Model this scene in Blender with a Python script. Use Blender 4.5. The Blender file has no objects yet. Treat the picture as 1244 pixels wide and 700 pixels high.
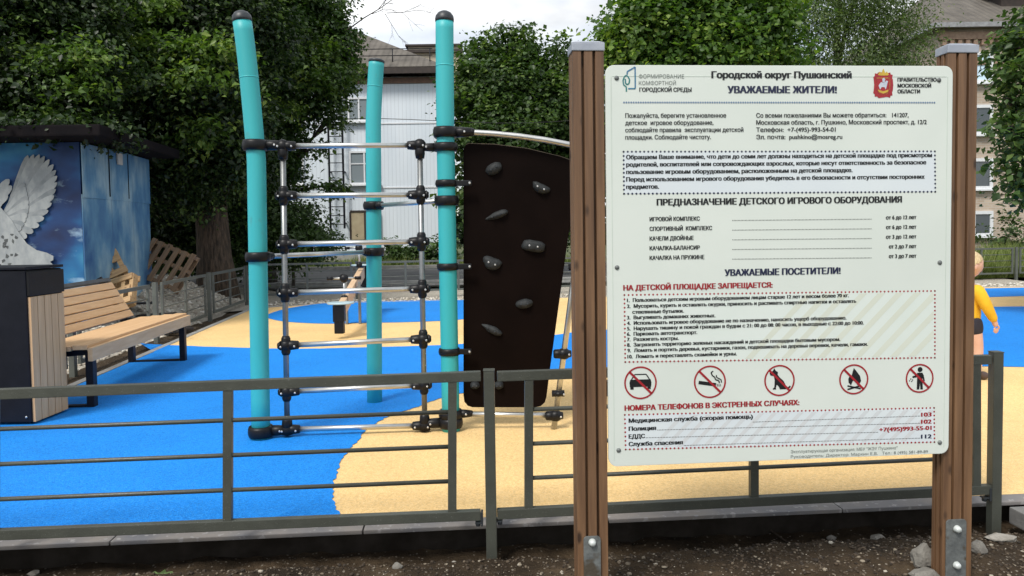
import bpy, bmesh, math, random
import numpy as np
from mathutils import Vector, Matrix, noise

random.seed(7)
rng = np.random.default_rng(7)
R = math.radians
scene = bpy.context.scene
COL = scene.collection

# ------------------------------------------------------------------ camera
W0, H0, FPX = 1244.0, 700.0, 900.0
CAM_H, PITCH, ROLL, PPY = 1.2, R(2.5), -0.0145, 319.3
cam_d = bpy.data.cameras.new("camera")
cam = bpy.data.objects.new("camera", cam_d)
COL.objects.link(cam)
CAM_R = Matrix.Rotation(math.pi / 2 - PITCH, 3, 'X') @ Matrix.Rotation(ROLL, 3, 'Z')
cam.matrix_world = Matrix.Translation((0, 0, CAM_H)) @ CAM_R.to_4x4()
cam_d.sensor_width = 36.0
cam_d.lens = FPX / W0 * 36.0
cam_d.shift_y = -(H0 / 2 - PPY) / W0
cam_d.clip_start = 0.05
cam_d.clip_end = 2000
scene.camera = cam

# ------------------------------------------------------------------ world, sun, exposure
SUN_EL, SUN_AZ = R(52), R(212)          # azimuth clockwise from +Y
world = bpy.data.worlds.new("World")
scene.world = world
world.use_nodes = True
wn, wl = world.node_tree.nodes, world.node_tree.links
wn.clear()
w_out = wn.new("ShaderNodeOutputWorld")
w_sky = wn.new("ShaderNodeTexSky")
w_sky.sky_type = 'NISHITA'
w_sky.sun_disc = False
w_sky.sun_elevation = SUN_EL
w_sky.sun_rotation = SUN_AZ
w_bg = wn.new("ShaderNodeBackground")
w_bg.inputs[1].default_value = 0.12
w_cl = wn.new("ShaderNodeBackground")
w_cl.inputs[0].default_value = (0.97, 0.985, 1.0, 1)
w_cl.inputs[1].default_value = 1.0
w_mix = wn.new("ShaderNodeMixShader")
w_tc = wn.new("ShaderNodeTexCoord")
w_map = wn.new("ShaderNodeMapping")
w_map.inputs['Scale'].default_value = (1.0, 1.0, 2.6)
w_map.inputs['Location'].default_value = (0.35, 0.1, 0.0)
w_no = wn.new("ShaderNodeTexNoise")
w_no.inputs['Scale'].default_value = 2.2
w_no.inputs['Detail'].default_value = 5
w_rp = wn.new("ShaderNodeValToRGB")
w_rp.color_ramp.elements[0].position = 0.42
w_rp.color_ramp.elements[0].color = (0.42, 0.42, 0.42, 1)
w_rp.color_ramp.elements[1].position = 0.58
w_no2 = wn.new("ShaderNodeTexNoise")
w_no2.inputs['Scale'].default_value = 5.0
w_no2.inputs['Detail'].default_value = 6
w_st = wn.new("ShaderNodeMapRange")
w_st.inputs['From Min'].default_value = 0.35
w_st.inputs['From Max'].default_value = 0.62
w_st.inputs['To Min'].default_value = 0.74
w_st.inputs['To Max'].default_value = 1.12
wl.new(w_map.outputs[0], w_no2.inputs['Vector'])
wl.new(w_no2.outputs[0], w_st.inputs['Value'])
wl.new(w_st.outputs[0], w_cl.inputs[1])
wl.new(w_tc.outputs['Generated'], w_map.inputs[0])
wl.new(w_map.outputs[0], w_no.inputs['Vector'])
wl.new(w_no.outputs[0], w_rp.inputs[0])
wl.new(w_rp.outputs[0], w_mix.inputs[0])
wl.new(w_sky.outputs[0], w_bg.inputs[0])
wl.new(w_bg.outputs[0], w_mix.inputs[1])
wl.new(w_cl.outputs[0], w_mix.inputs[2])
wl.new(w_mix.outputs[0], w_out.inputs[0])

sun_d = bpy.data.lights.new("sun", 'SUN')
sun_d.energy = 2.7
sun_d.angle = R(16)
sun_d.color = (1.0, 0.95, 0.88)
sun = bpy.data.objects.new("sun", sun_d)
COL.objects.link(sun)
sdir = Vector((math.sin(SUN_AZ) * math.cos(SUN_EL), math.cos(SUN_AZ) * math.cos(SUN_EL), math.sin(SUN_EL)))
sun.rotation_euler = sdir.to_track_quat('Z', 'Y').to_euler()

vs = scene.view_settings
scene.display_settings.display_device = 'sRGB'
vs.view_transform = 'Standard'
vs.look = 'None'
vs.exposure = 0.3
vs.gamma = 1.0
vs.use_curve_mapping = False
scene.cycles.max_bounces = 6
scene.cycles.diffuse_bounces = 3
scene.cycles.glossy_bounces = 3
scene.cycles.transmission_bounces = 3
scene.cycles.use_denoising = True
scene.cycles.caustics_reflective = False
scene.cycles.caustics_refractive = False

# ------------------------------------------------------------------ measuring helpers
def ray(px, py):
    return CAM_R @ Vector(((px - W0 / 2) / FPX, -(py - PPY) / FPX, -1.0))

def at(px, py, Y):                       # the point seen at a pixel, Y metres in front
    d = ray(px, py)
    return Vector((0, 0, CAM_H)) + d * (Y / d.y)

def gnd(px, py, z=0.0):                  # the point seen at a pixel, on level ground
    d = ray(px, py)
    return Vector((0, 0, CAM_H)) + d * ((z - CAM_H) / d.z)

def on_plane(px, py, p0, n):
    d = ray(px, py)
    o = Vector((0, 0, CAM_H))
    return o + d * ((p0 - o).dot(n) / d.dot(n))

# ------------------------------------------------------------------ objects
ORIGIN = {}

def tag(o, label=None, cat=None, group=None, kind=None):
    if label: o['label'] = label
    if cat: o['category'] = cat
    if group: o['group'] = group
    if kind: o['kind'] = kind
    return o

def empty(name, loc, label, cat, group=None):
    o = bpy.data.objects.new(name, None)
    COL.objects.link(o)
    o.location = loc
    o.empty_display_size = 0.1
    ORIGIN[o.name] = Vector(loc)
    return tag(o, label, cat, group)

def link_mesh(name, me, mat, parent=None, origin=None):
    o = bpy.data.objects.new(name, me)
    COL.objects.link(o)
    if mat and not me.materials: me.materials.append(mat)
    if parent is not None:
        o.parent = parent
        org = ORIGIN[parent.name]
        me.transform(Matrix.Translation(-org))
        ORIGIN[o.name] = org
    else:
        org = Vector(origin) if origin is not None else Vector((0, 0, 0))
        if org.length > 0: me.transform(Matrix.Translation(-org))
        o.location = org
        ORIGIN[o.name] = org
    return o

class MB:
    def __init__(s):
        s.bm = bmesh.new()

    def _xf(s, vs_, m):
        if m is not None:
            for v in vs_: v.co = m @ v.co

    def box(s, c, size, m=None, rz=0.0):
        c = Vector(c)
        r = bmesh.ops.create_cube(s.bm, size=1.0)
        mm = Matrix.Translation(c) @ Matrix.Rotation(rz, 4, 'Z') @ Matrix.Diagonal((size[0], size[1], size[2], 1))
        if m is not None: mm = m @ mm
        for v in r['verts']: v.co = mm @ v.co
        return s

    def bar(s, p, q, w, h, up=(0, 0, 1)):     # square bar from p to q, w across, h along up
        p, q = Vector(p), Vector(q)
        d = q - p
        L = d.length
        x = d / L
        u = Vector(up)
        y = u.cross(x)
        if y.length < 1e-6: y = Vector((0, 1, 0)).cross(x)
        y.normalize()
        z = x.cross(y)
        m = Matrix(((x.x, y.x, z.x), (x.y, y.y, z.y), (x.z, y.z, z.z))).to_4x4()
        m.translation = (p + q) / 2
        r = bmesh.ops.create_cube(s.bm, size=1.0)
        mm = m @ Matrix.Diagonal((L, w, h, 1))
        for v in r['verts']: v.co = mm @ v.co
        return s

    def tube(s, pts, rad, n=12, caps=True, smooth=True):
        pts = [Vector(p) for p in pts]
        k = len(pts)
        rads = rad if isinstance(rad, (list, tuple)) else [rad] * k
        rings = []
        prev = None
        for i, p in enumerate(pts):
            t = (pts[min(i + 1, k - 1)] - pts[max(i - 1, 0)]).normalized()
            if prev is None:
                a = Vector((0, 0, 1)) if abs(t.z) < 0.9 else Vector((0, 1, 0))
                nrm = t.cross(a).normalized()
            else:
                nrm = (prev - t * prev.dot(t)).normalized()
            prev = nrm
            b = t.cross(nrm)
            rings.append([s.bm.verts.new(p + (nrm * math.cos(2 * math.pi * j / n) + b * math.sin(2 * math.pi * j / n)) * rads[i]) for j in range(n)])
        for i in range(k - 1):
            for j in range(n):
                f = s.bm.faces.new((rings[i][j], rings[i][(j + 1) % n], rings[i + 1][(j + 1) % n], rings[i + 1][j]))
                f.smooth = smooth
        if caps:
            s.bm.faces.new(rings[0][::-1])
            s.bm.faces.new(rings[-1])
        return s

    def lathe(s, c, prof, n=20, axis=(0, 0, 1)):   # prof: list of (radius, height)
        c = Vector(c)
        q = Vector((0, 0, 1)).rotation_difference(Vector(axis).normalized())
        rings = []
        for r_, h in prof:
            rings.append([s.bm.verts.new(c + q @ Vector((r_ * math.cos(2 * math.pi * j / n), r_ * math.sin(2 * math.pi * j / n), h))) for j in range(n)])
        for i in range(len(prof) - 1):
            for j in range(n):
                f = s.bm.faces.new((rings[i][j], rings[i][(j + 1) % n], rings[i + 1][(j + 1) % n], rings[i + 1][j]))
                f.smooth = True
        s.bm.faces.new(rings[0][::-1]); s.bm.faces.new(rings[-1])
        return s

    def ball(s, c, rad, seg=16, rings=10, m=None):
        r = bmesh.ops.create_uvsphere(s.bm, u_segments=seg, v_segments=rings, radius=1.0)
        rad = rad if isinstance(rad, (tuple, list)) else (rad,) * 3
        mm = Matrix.Translation(Vector(c)) @ (m.to_4x4() if m else Matrix.Identity(4)) @ Matrix.Diagonal((*rad, 1))
        for v in r['verts']:
            v.co = mm @ v.co
            for f in v.link_faces: f.smooth = True
        return s

    def prism(s, outline, d):                  # planar outline (3D points) extruded by vector d
        d = Vector(d)
        a = [s.bm.verts.new(Vector(p)) for p in outline]
        b = [s.bm.verts.new(Vector(p) + d) for p in outline]
        n = len(a)
        s.bm.faces.new(a[::-1]); s.bm.faces.new(b)
        for i in range(n):
            s.bm.faces.new((a[i], a[(i + 1) % n], b[(i + 1) % n], b[i]))
        return s

    def poly(s, pts):
        s.bm.faces.new([s.bm.verts.new(Vector(p)) for p in pts])
        return s

    def build(s, name, mat, parent=None, bevel=0.0, origin=None, seg=2, normals=True):
        bm = s.bm
        if normals: bmesh.ops.recalc_face_normals(bm, faces=bm.faces)
        if bevel > 0:
            es = [e for e in bm.edges if len(e.link_faces) == 2 and e.calc_face_angle(0) > R(50)]
            bmesh.ops.bevel(bm, geom=es, offset=bevel, segments=seg, profile=0.7, affect='EDGES', clamp_overlap=True)
        me = bpy.data.meshes.new(name)
        bm.to_mesh(me)
        bm.free()
        return link_mesh(name, me, mat, parent, origin)

# ------------------------------------------------------------------ materials
def new_mat(name):
    m = bpy.data.materials.new(name)
    m.use_nodes = True
    nt = m.node_tree
    return m, nt.nodes, nt.links, nt.nodes['Principled BSDF']

def mix_rgb(n, l, fac, a, b, mode='MIX'):
    x = n.new("ShaderNodeMix")
    x.data_type = 'RGBA'
    x.blend_type = mode
    for sock, v in ((x.inputs[0], fac), (x.inputs[6], a), (x.inputs[7], b)):
        if isinstance(v, (int, float)): sock.default_value = v
        elif isinstance(v, (tuple, list)): sock.default_value = (*v[:3], 1)
        else: l.new(v, sock)
    return x.outputs[2]

def coords(n, l, scale=(1, 1, 1), rot=(0, 0, 0), kind='Object'):
    t = n.new("ShaderNodeTexCoord")
    m = n.new("ShaderNodeMapping")
    m.inputs['Scale'].default_value = scale
    m.inputs['Rotation'].default_value = rot
    l.new(t.outputs[kind], m.inputs[0])
    return m.outputs[0]

def tex_noise(n, l, vec, scale, detail=4, rough=0.55):
    t = n.new("ShaderNodeTexNoise")
    t.inputs['Scale'].default_value = scale
    t.inputs['Detail'].default_value = detail
    t.inputs['Roughness'].default_value = rough
    l.new(vec, t.inputs['Vector'])
    return t.outputs[0]

def ramp(n, l, fac, stops):
    r = n.new("ShaderNodeValToRGB")
    e = r.color_ramp.elements
    while len(e) < len(stops): e.new(0.5)
    for i, (p, c) in enumerate(stops):
        e[i].position = p
        c = c if isinstance(c, (tuple, list)) else (c, c, c)
        e[i].color = (*c[:3], 1)
    l.new(fac, r.inputs[0])
    return r.outputs[0]

def bump(n, l, height, b, strength=0.3, dist=0.01):
    x = n.new("ShaderNodeBump")
    x.inputs['Strength'].default_value = strength
    x.inputs['Distance'].default_value = dist
    l.new(height, x.inputs['Height'])
    l.new(x.outputs[0], b.inputs['Normal'])

def surf(name, a, b=None, scale=6, rough=0.5, metal=0.0, bump_s=0.0, bump_scale=60, stretch=(1, 1, 1), spots=None, lo=0.35, hi=0.65, dist=0.004, spec=0.5):
    m, n, l, p = new_mat(name)
    v = coords(n, l, stretch)
    p.inputs['Roughness'].default_value = rough
    p.inputs['Metallic'].default_value = metal
    p.inputs['Specular IOR Level'].default_value = spec
    if b is None: b = tuple(x * 0.8 for x in a)
    f = ramp(n, l, tex_noise(n, l, v, scale), [(lo, 0.0), (hi, 1.0)])
    c = mix_rgb(n, l, f, a, b)
    if spots:
        sc, th, sc_col = spots
        g = ramp(n, l, tex_noise(n, l, v, sc, 2), [(th, 0.0), (th + 0.06, 1.0)])
        c = mix_rgb(n, l, g, c, sc_col)
    l.new(c, p.inputs['Base Color'])
    if bump_s > 0:
        bump(n, l, tex_noise(n, l, v, bump_scale, 3), p, bump_s, dist)
    return m

def rubber(name, a, dark, light):
    m, n, l, p = new_mat(name)
    v = coords(n, l)
    vo = n.new("ShaderNodeTexVoronoi")
    vo.inputs['Scale'].default_value = 330
    l.new(v, vo.inputs['Vector'])
    sep = n.new("ShaderNodeSeparateColor")
    l.new(vo.outputs['Color'], sep.inputs[0])
    c = ramp(n, l, sep.outputs[0], [(0.0, dark), (0.35, a), (0.75, a), (1.0, light)])
    vo2 = n.new("ShaderNodeTexVoronoi")
    vo2.inputs['Scale'].default_value = 95
    l.new(v, vo2.inputs['Vector'])
    sep2 = n.new("ShaderNodeSeparateColor")
    l.new(vo2.outputs['Color'], sep2.inputs[0])
    c = mix_rgb(n, l, 1.0, c, ramp(n, l, sep2.outputs[1], [(0.0, (0.88, 0.88, 0.88)), (0.5, (1, 1, 1)), (1.0, (1.07, 1.07, 1.07))]), 'MULTIPLY')
    dirt_ = ramp(n, l, tex_noise(n, l, v, 14, 6, 0.7), [(0.63, (1, 1, 1)), (0.80, (0.78, 0.77, 0.75))])
    c = mix_rgb(n, l, 1.0, c, dirt_, 'MULTIPLY')
    big = ramp(n, l, tex_noise(n, l, v, 0.9, 6, 0.62), [(0.32, (0.84, 0.85, 0.86)), (0.62, (1.0, 1.0, 1.0))])
    c = mix_rgb(n, l, 1.0, c, big, 'MULTIPLY')
    l.new(c, p.inputs['Base Color'])
    p.inputs['Roughness'].default_value = 0.75
    p.inputs['Specular IOR Level'].default_value = 0.2
    bump(n, l, vo.outputs['Distance'], p, 0.35, 0.003)
    return m

def wood(name, a, b, axis='Z', scale=1.0, rough=0.55, knots=True, bump_s=0.25):
    m, n, l, p = new_mat(name)
    st = {'X': (1.2, 22, 22), 'Y': (22, 1.2, 22), 'Z': (22, 22, 1.2)}[axis]
    v = coords(n, l, tuple(s * scale for s in st))
    g = tex_noise(n, l, v, 1.6, 5, 0.62)
    c = ramp(n, l, g, [(0.28, b), (0.5, tuple((x + y) / 2 for x, y in zip(a, b))), (0.68, a)])
    if knots:
        v2 = coords(n, l, {'X': (6, 14, 14), 'Y': (14, 6, 14), 'Z': (14, 14, 6)}[axis])
        vo = n.new("ShaderNodeTexVoronoi")
        vo.inputs['Scale'].default_value = 1.0
        l.new(v2, vo.inputs['Vector'])
        k = ramp(n, l, vo.outputs['Distance'], [(0.07, 1.0), (0.16, 0.0)])
        c = mix_rgb(n, l, k, c, tuple(x * 0.45 for x in b))
    l.new(c, p.inputs['Base Color'])
    p.inputs['Roughness'].default_value = rough
    bump(n, l, g, p, bump_s, 0.002)
    return m

def leaf_mat(name, dark, mid, light, trans=0.25, rough=0.45):
    m, n, l, p = new_mat(name)
    at_ = n.new("ShaderNodeAttribute")
    at_.attribute_name = "tint"
    c = ramp(n, l, at_.outputs['Fac'], [(0.0, dark), (0.55, mid), (1.0, light)])
    l.new(c, p.inputs['Base Color'])
    p.inputs['Roughness'].default_value = rough
    p.inputs['Specular IOR Level'].default_value = 0.35
    tr = n.new("ShaderNodeBsdfTranslucent")
    tc = mix_rgb(n, l, 1.0, c, (1.3, 1.5, 0.55), 'MULTIPLY')
    l.new(tc, tr.inputs[0])
    mx = n.new("ShaderNodeMixShader")
    mx.inputs[0].default_value = trans
    l.new(p.outputs[0], mx.inputs[1])
    l.new(tr.outputs[0], mx.inputs[2])
    out = n['Material Output'] if 'Material Output' in n else n.new("ShaderNodeOutputMaterial")
    l.new(mx.outputs[0], out.inputs[0])
    return m

M = {}
M['blue'] = rubber('blue_rubber', (0.009, 0.235, 0.74), (0.004, 0.15, 0.56), (0.05, 0.34, 0.82))
M['yellow'] = rubber('yellow_rubber', (0.84, 0.575, 0.255), (0.70, 0.45, 0.175), (0.90, 0.68, 0.38))
M['fence'] = surf('grey_fence_paint', (0.068, 0.073, 0.060), (0.054, 0.058, 0.048), 9, 0.40, bump_s=0.25, bump_scale=130, spots=(240, 0.67, (0.17, 0.175, 0.16)))
M['fence_far'] = surf('grey_fence_paint_plain', (0.11, 0.12, 0.105), (0.085, 0.093, 0.083), 9, 0.42)
M['black'] = surf('black_plastic', (0.005, 0.005, 0.006), (0.008, 0.008, 0.009), 20, 0.42, bump_s=0.1, bump_scale=200, spec=0.28)
M['teal'] = surf('teal_coated_steel', (0.040, 0.43, 0.455), (0.032, 0.385, 0.41), 3, 0.48, bump_s=0.08, bump_scale=180, stretch=(1, 1, 0.4), spots=(22, 0.66, (0.05, 0.36, 0.375)))
M['cap'] = surf('dark_cap', (0.02, 0.025, 0.03), (0.03, 0.035, 0.04), 20, 0.45)
M['steel'] = surf('brushed_steel', (0.62, 0.62, 0.60), (0.52, 0.52, 0.50), 12, 0.36, 0.95, bump_s=0.06, bump_scale=300)
M['steel_dark'] = surf('dull_galvanised_tube', (0.30, 0.31, 0.31), (0.22, 0.23, 0.23), 12, 0.42, 0.85, bump_s=0.06, bump_scale=300)
M['bolt'] = surf('zinc_bolt', (0.62, 0.63, 0.62), (0.5, 0.5, 0.5), 30, 0.35, 0.6)
M['panel'] = surf('dark_brown_board', (0.0045, 0.0024, 0.0018), (0.007, 0.0038, 0.003), 3, 0.55, bump_s=0.05, bump_scale=120, spec=0.045)
M['panel_edge'] = surf('board_edge', (0.16, 0.12, 0.08), (0.1, 0.08, 0.05), 20, 0.6)
M['hold'] = surf('climbing_hold_grey', (0.014, 0.016, 0.017), (0.03, 0.033, 0.034), 35, 0.65, bump_s=0.6, bump_scale=120, spec=0.3)
M['postwood'] = wood('stained_post_wood', (0.215, 0.118, 0.058), (0.085, 0.043, 0.022), 'Z')
M['postcap'] = surf('galvanised_cap', (0.33, 0.36, 0.42), (0.40, 0.43, 0.48), 14, 0.5, 0.3, bump_s=0.15, bump_scale=60)
M['galv'] = surf('galvanised_plate', (0.12, 0.13, 0.13), (0.19, 0.205, 0.20), 28, 0.6, 0.35, bump_s=0.4, bump_scale=90, spots=(16, 0.58, (0.09, 0.075, 0.055)))
M['domenut'] = surf('pale_dome_nut', (0.62, 0.66, 0.64), (0.5, 0.54, 0.52), 24, 0.35, 0.2)
M['board'] = surf('sign_white', (0.68, 0.73, 0.68), (0.635, 0.69, 0.64), 2.2, 0.30, bump_s=0.05, bump_scale=25)
M['board_rim'] = surf('sign_rim', (0.80, 0.88, 0.82), (0.75, 0.83, 0.77), 4, 0.25)
M['boxfill'] = surf('printed_pale_blue', (0.64, 0.70, 0.74), (0.68, 0.74, 0.76), 4, 0.3)
M['boxfill2'] = surf('printed_pale_mint', (0.66, 0.73, 0.68), (0.70, 0.76, 0.72), 4, 0.3)
M['stripe'] = surf('printed_beige_stripe', (0.63, 0.665, 0.57), (0.65, 0.69, 0.60), 6, 0.3)
M['ink'] = surf('black_ink', (0.006, 0.007, 0.009), (0.010, 0.011, 0.013), 60, 0.35)
M['ink_grey'] = surf('grey_ink', (0.13, 0.15, 0.14), (0.16, 0.18, 0.17), 60, 0.35)
M['ink_navy'] = surf('navy_ink', (0.010, 0.014, 0.05), (0.015, 0.02, 0.06), 60, 0.35)
M['ink_blue'] = surf('blue_dot_ink', (0.10, 0.17, 0.30), (0.13, 0.20, 0.33), 60, 0.35)
M['ink_red'] = surf('red_ink', (0.36, 0.016, 0.025), (0.30, 0.014, 0.022), 60, 0.35)
M['logo_green'] = surf('logo_green_ink', (0.03, 0.22, 0.17), (0.03, 0.18, 0.2), 40, 0.35)
M['logo_blue'] = surf('logo_blue_ink', (0.05, 0.16, 0.32), (0.04, 0.18, 0.28), 40, 0.35)
M['gold'] = surf('gold_ink', (0.62, 0.42, 0.05), (0.5, 0.33, 0.04), 40, 0.35)
M['white_ink'] = surf('white_ink', (0.55, 0.6, 0.68), (0.45, 0.5, 0.6), 60, 0.35)
M['slat'] = wood('bench_slat_wood', (0.66, 0.44, 0.24), (0.54, 0.33, 0.165), 'Y', knots=False, bump_s=0.1)
M['binslat'] = wood('bin_slat_wood', (0.66, 0.42, 0.22), (0.52, 0.31, 0.15), 'Z', knots=False, bump_s=0.1)
M['dark_metal'] = surf('dark_powder_coat', (0.006, 0.007, 0.011), (0.009, 0.010, 0.015), 10, 0.45, bump_s=0.08, bump_scale=220, spec=0.2)
M['bench_metal'] = surf('charcoal_bench_metal', (0.05, 0.055, 0.06), (0.035, 0.04, 0.045), 10, 0.4)
M['plywood'] = wood('seesaw_beam_wood', (0.66, 0.47, 0.30), (0.56, 0.38, 0.23), 'Y', knots=False, bump_s=0.1)
M['seatplate'] = surf('pale_seat_plate', (0.42, 0.55, 0.58), (0.36, 0.48, 0.52), 8, 0.4)
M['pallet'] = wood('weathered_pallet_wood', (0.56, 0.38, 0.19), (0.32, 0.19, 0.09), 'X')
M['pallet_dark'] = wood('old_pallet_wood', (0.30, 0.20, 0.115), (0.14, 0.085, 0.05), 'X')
M['concrete'] = surf('kerb_concrete', (0.36, 0.36, 0.34), (0.25, 0.25, 0.24), 7, 0.85, bump_s=0.5, bump_scale=70, spots=(26, 0.62, (0.42, 0.37, 0.30)))
M['capping'] = surf('pale_edging', (0.24, 0.215, 0.19), (0.14, 0.14, 0.15), 3.5, 0.8, bump_s=0.4, bump_scale=80, spots=(30, 0.60, (0.28, 0.27, 0.26)))
M['footing'] = surf('shade_dark_footing', (0.022, 0.018, 0.014), (0.04, 0.034, 0.028), 8, 0.95, bump_s=0.6, bump_scale=40, spec=0.1)  # near-black colour stands for the deep shade under the capping
M['paver'] = surf('paving_slab_concrete', (0.20, 0.195, 0.185), (0.13, 0.13, 0.125), 5, 0.85, bump_s=0.5, bump_scale=90)
M['bark'] = surf('rough_bark', (0.13, 0.09, 0.06), (0.035, 0.026, 0.018), 9, 0.9, bump_s=1.0, bump_scale=14, stretch=(3, 3, 0.5), dist=0.04)
M['bark_dark'] = surf('dark_bark', (0.09, 0.075, 0.06), (0.04, 0.035, 0.03), 9, 0.9, bump_s=1.0, bump_scale=18, stretch=(3, 3, 0.6), dist=0.03)
M['asphalt'] = surf('old_asphalt', (0.060, 0.060, 0.060), (0.10, 0.10, 0.097), 0.9, 0.9, bump_s=0.5, bump_scale=120)
M['gravelbed'] = surf('pale_gravel_bed', (0.50, 0.46, 0.38), (0.30, 0.27, 0.22), 34, 0.9, bump_s=1.0, bump_scale=46, dist=0.03, spots=(55, 0.60, (0.55, 0.52, 0.46)))
M['ground'] = surf('bare_ground', (0.085, 0.075, 0.05), (0.06, 0.075, 0.03), 1.2, 0.95, bump_s=0.6, bump_scale=20)
M['verge'] = surf('grassy_ground', (0.06, 0.09, 0.03), (0.10, 0.10, 0.05), 1.6, 0.95, bump_s=0.6, bump_scale=40)
M['haystack'] = surf('dark_tarp', (0.02, 0.018, 0.02), (0.035, 0.03, 0.03), 10, 0.5, bump_s=0.4, bump_scale=30)

def dirt_mat():
    m, n, l, p = new_mat('dark_crumbly_soil')
    v = coords(n, l)
    a = ramp(n, l, tex_noise(n, l, v, 3.0, 6, 0.65), [(0.32, (0.020, 0.014, 0.008)), (0.55, (0.055, 0.038, 0.022)), (0.72, (0.11, 0.078, 0.047))])
    vo = n.new("ShaderNodeTexVoronoi")
    vo.inputs['Scale'].default_value = 75
    l.new(v, vo.inputs['Vector'])
    sp = n.new("ShaderNodeSeparateColor")
    l.new(vo.outputs['Color'], sp.inputs[0])
    k = ramp(n, l, sp.outputs[0], [(0.80, 0.0), (0.86, 1.0)])
    near = ramp(n, l, vo.outputs['Distance'], [(0.25, 1.0), (0.42, 0.0)])
    kk = mix_rgb(n, l, 1.0, k, near, 'MULTIPLY')
    c = mix_rgb(n, l, kk, a, (0.22, 0.19, 0.15))
    l.new(c, p.inputs['Base Color'])
    p.inputs['Roughness'].default_value = 0.92
    p.inputs['Specular IOR Level'].default_value = 0.2
    bump(n, l, tex_noise(n, l, v, 42, 6, 0.7), p, 1.0, 0.02)
    return m
M['dirt'] = dirt_mat()

def mural_mat():
    m, n, l, p = new_mat('mural_paint')
    v = coords(n, l, (0.7, 0.7, 1.0))
    sepx = n.new("ShaderNodeSeparateXYZ")
    l.new(v, sepx.inputs[0])
    big = tex_noise(n, l, v, 1.5, 3)
    base = ramp(n, l, big, [(0.34, (0.002, 0.010, 0.055)), (0.50, (0.004, 0.040, 0.15)), (0.62, (0.010, 0.13, 0.31)), (0.74, (0.05, 0.25, 0.40))])
    cl = tex_noise(n, l, coords(n, l, (1.2, 1.2, 2.4)), 1.9, 5, 0.6)
    k = ramp(n, l, cl, [(0.58, 0.0), (0.74, 0.7)])
    c = mix_rgb(n, l, k, base, (0.40, 0.58, 0.72))
    l.new(c, p.inputs['Base Color'])
    p.inputs['Roughness'].default_value = 0.6
    bump(n, l, tex_noise(n, l, v, 30, 3), p, 0.15, 0.01)
    return m
M['mural'] = mural_mat()

def side_sheet_mat():
    m, n, l, p = new_mat('pale_blue_sheet_paint')
    v = coords(n, l, (1.6, 1.6, 0.8))
    a = ramp(n, l, tex_noise(n, l, v, 1.3, 5, 0.6), [(0.30, (0.02, 0.09, 0.25)), (0.48, (0.09, 0.23, 0.38)), (0.66, (0.28, 0.42, 0.50))])
    st = ramp(n, l, tex_noise(n, l, coords(n, l, (9, 9, 0.25)), 2.0, 4), [(0.58, 0.0), (0.78, 0.5)])
    c = mix_rgb(n, l, st, a, (0.03, 0.07, 0.11))
    l.new(c, p.inputs['Base Color'])
    p.inputs['Roughness'].default_value = 0.55
    bump(n, l, tex_noise(n, l, coords(n, l), 4, 3), p, 0.2, 0.03)
    return m
M['sheet'] = side_sheet_mat()
M['roof_black'] = surf('tarred_roof', (0.006, 0.0055, 0.007), (0.011, 0.009, 0.010), 5, 0.85, bump_s=0.4, bump_scale=30, spec=0.08)
M['dove'] = surf('dove_white_paint', (0.36, 0.385, 0.39), (0.25, 0.275, 0.29), 11, 0.7, stretch=(1, 1, 0.6))
M['dove_grey'] = surf('dove_grey_paint', (0.20, 0.225, 0.24), (0.29, 0.31, 0.32), 9, 0.7)
M['dove_dark'] = surf('dove_speckle_paint', (0.05, 0.055, 0.06), (0.09, 0.1, 0.1), 9, 0.6)

def siding_mat():
    m, n, l, p = new_mat('ribbed_white_siding')
    v = coords(n, l)
    w = n.new("ShaderNodeTexWave")
    w.wave_type = 'BANDS'; w.bands_direction = 'X'; w.wave_profile = 'SAW'
    w.inputs['Scale'].default_value = 2.2
    w.inputs['Distortion'].default_value = 0.0
    l.new(v, w.inputs['Vector'])
    c = ramp(n, l, tex_noise(n, l, coords(n, l, (1, 1, 0.3)), 1.0, 4), [(0.3, (0.60, 0.67, 0.73)), (0.7, (0.69, 0.75, 0.80))])
    g = ramp(n, l, w.outputs[1] if len(w.outputs) > 1 else w.outputs[0], [(0.0, 0.72), (0.12, 1.0), (1.0, 1.0)])
    c = mix_rgb(n, l, 1.0, c, g, 'MULTIPLY')
    l.new(c, p.inputs['Base Color'])
    p.inputs['Roughness'].default_value = 0.5
    bump(n, l, w.outputs[1] if len(w.outputs) > 1 else w.outputs[0], p, 0.6, 0.03)
    return m
M['siding'] = siding_mat()

def brick_mat():
    m, n, l, p = new_mat('buff_brick')
    v = coords(n, l, (1, 1, 1), (math.pi / 2, 0, 0))
    b = n.new("ShaderNodeTexBrick")
    b.inputs['Scale'].default_value = 1.0
    b.inputs['Brick Width'].default_value = 0.27
    b.inputs['Row Height'].default_value = 0.088
    b.inputs['Mortar Size'].default_value = 0.009
    b.inputs['Color1'].default_value = (0.50, 0.41, 0.32, 1)
    b.inputs['Color2'].default_value = (0.38, 0.30, 0.23, 1)
    b.inputs['Mortar'].default_value = (0.47, 0.43, 0.38, 1)
    l.new(v, b.inputs['Vector'])
    big = ramp(n, l, tex_noise(n, l, coords(n, l), 0.8, 4), [(0.3, (0.82, 0.82, 0.82)), (0.7, (1.08, 1.08, 1.08))])
    c = mix_rgb(n, l, 1.0, b.outputs[0], big, 'MULTIPLY')
    l.new(c, p.inputs['Base Color'])
    p.inputs['Roughness'].default_value = 0.85
    bump(n, l, b.outputs[1], p, -0.4, 0.01)
    return m
M['brick'] = brick_mat()

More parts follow.
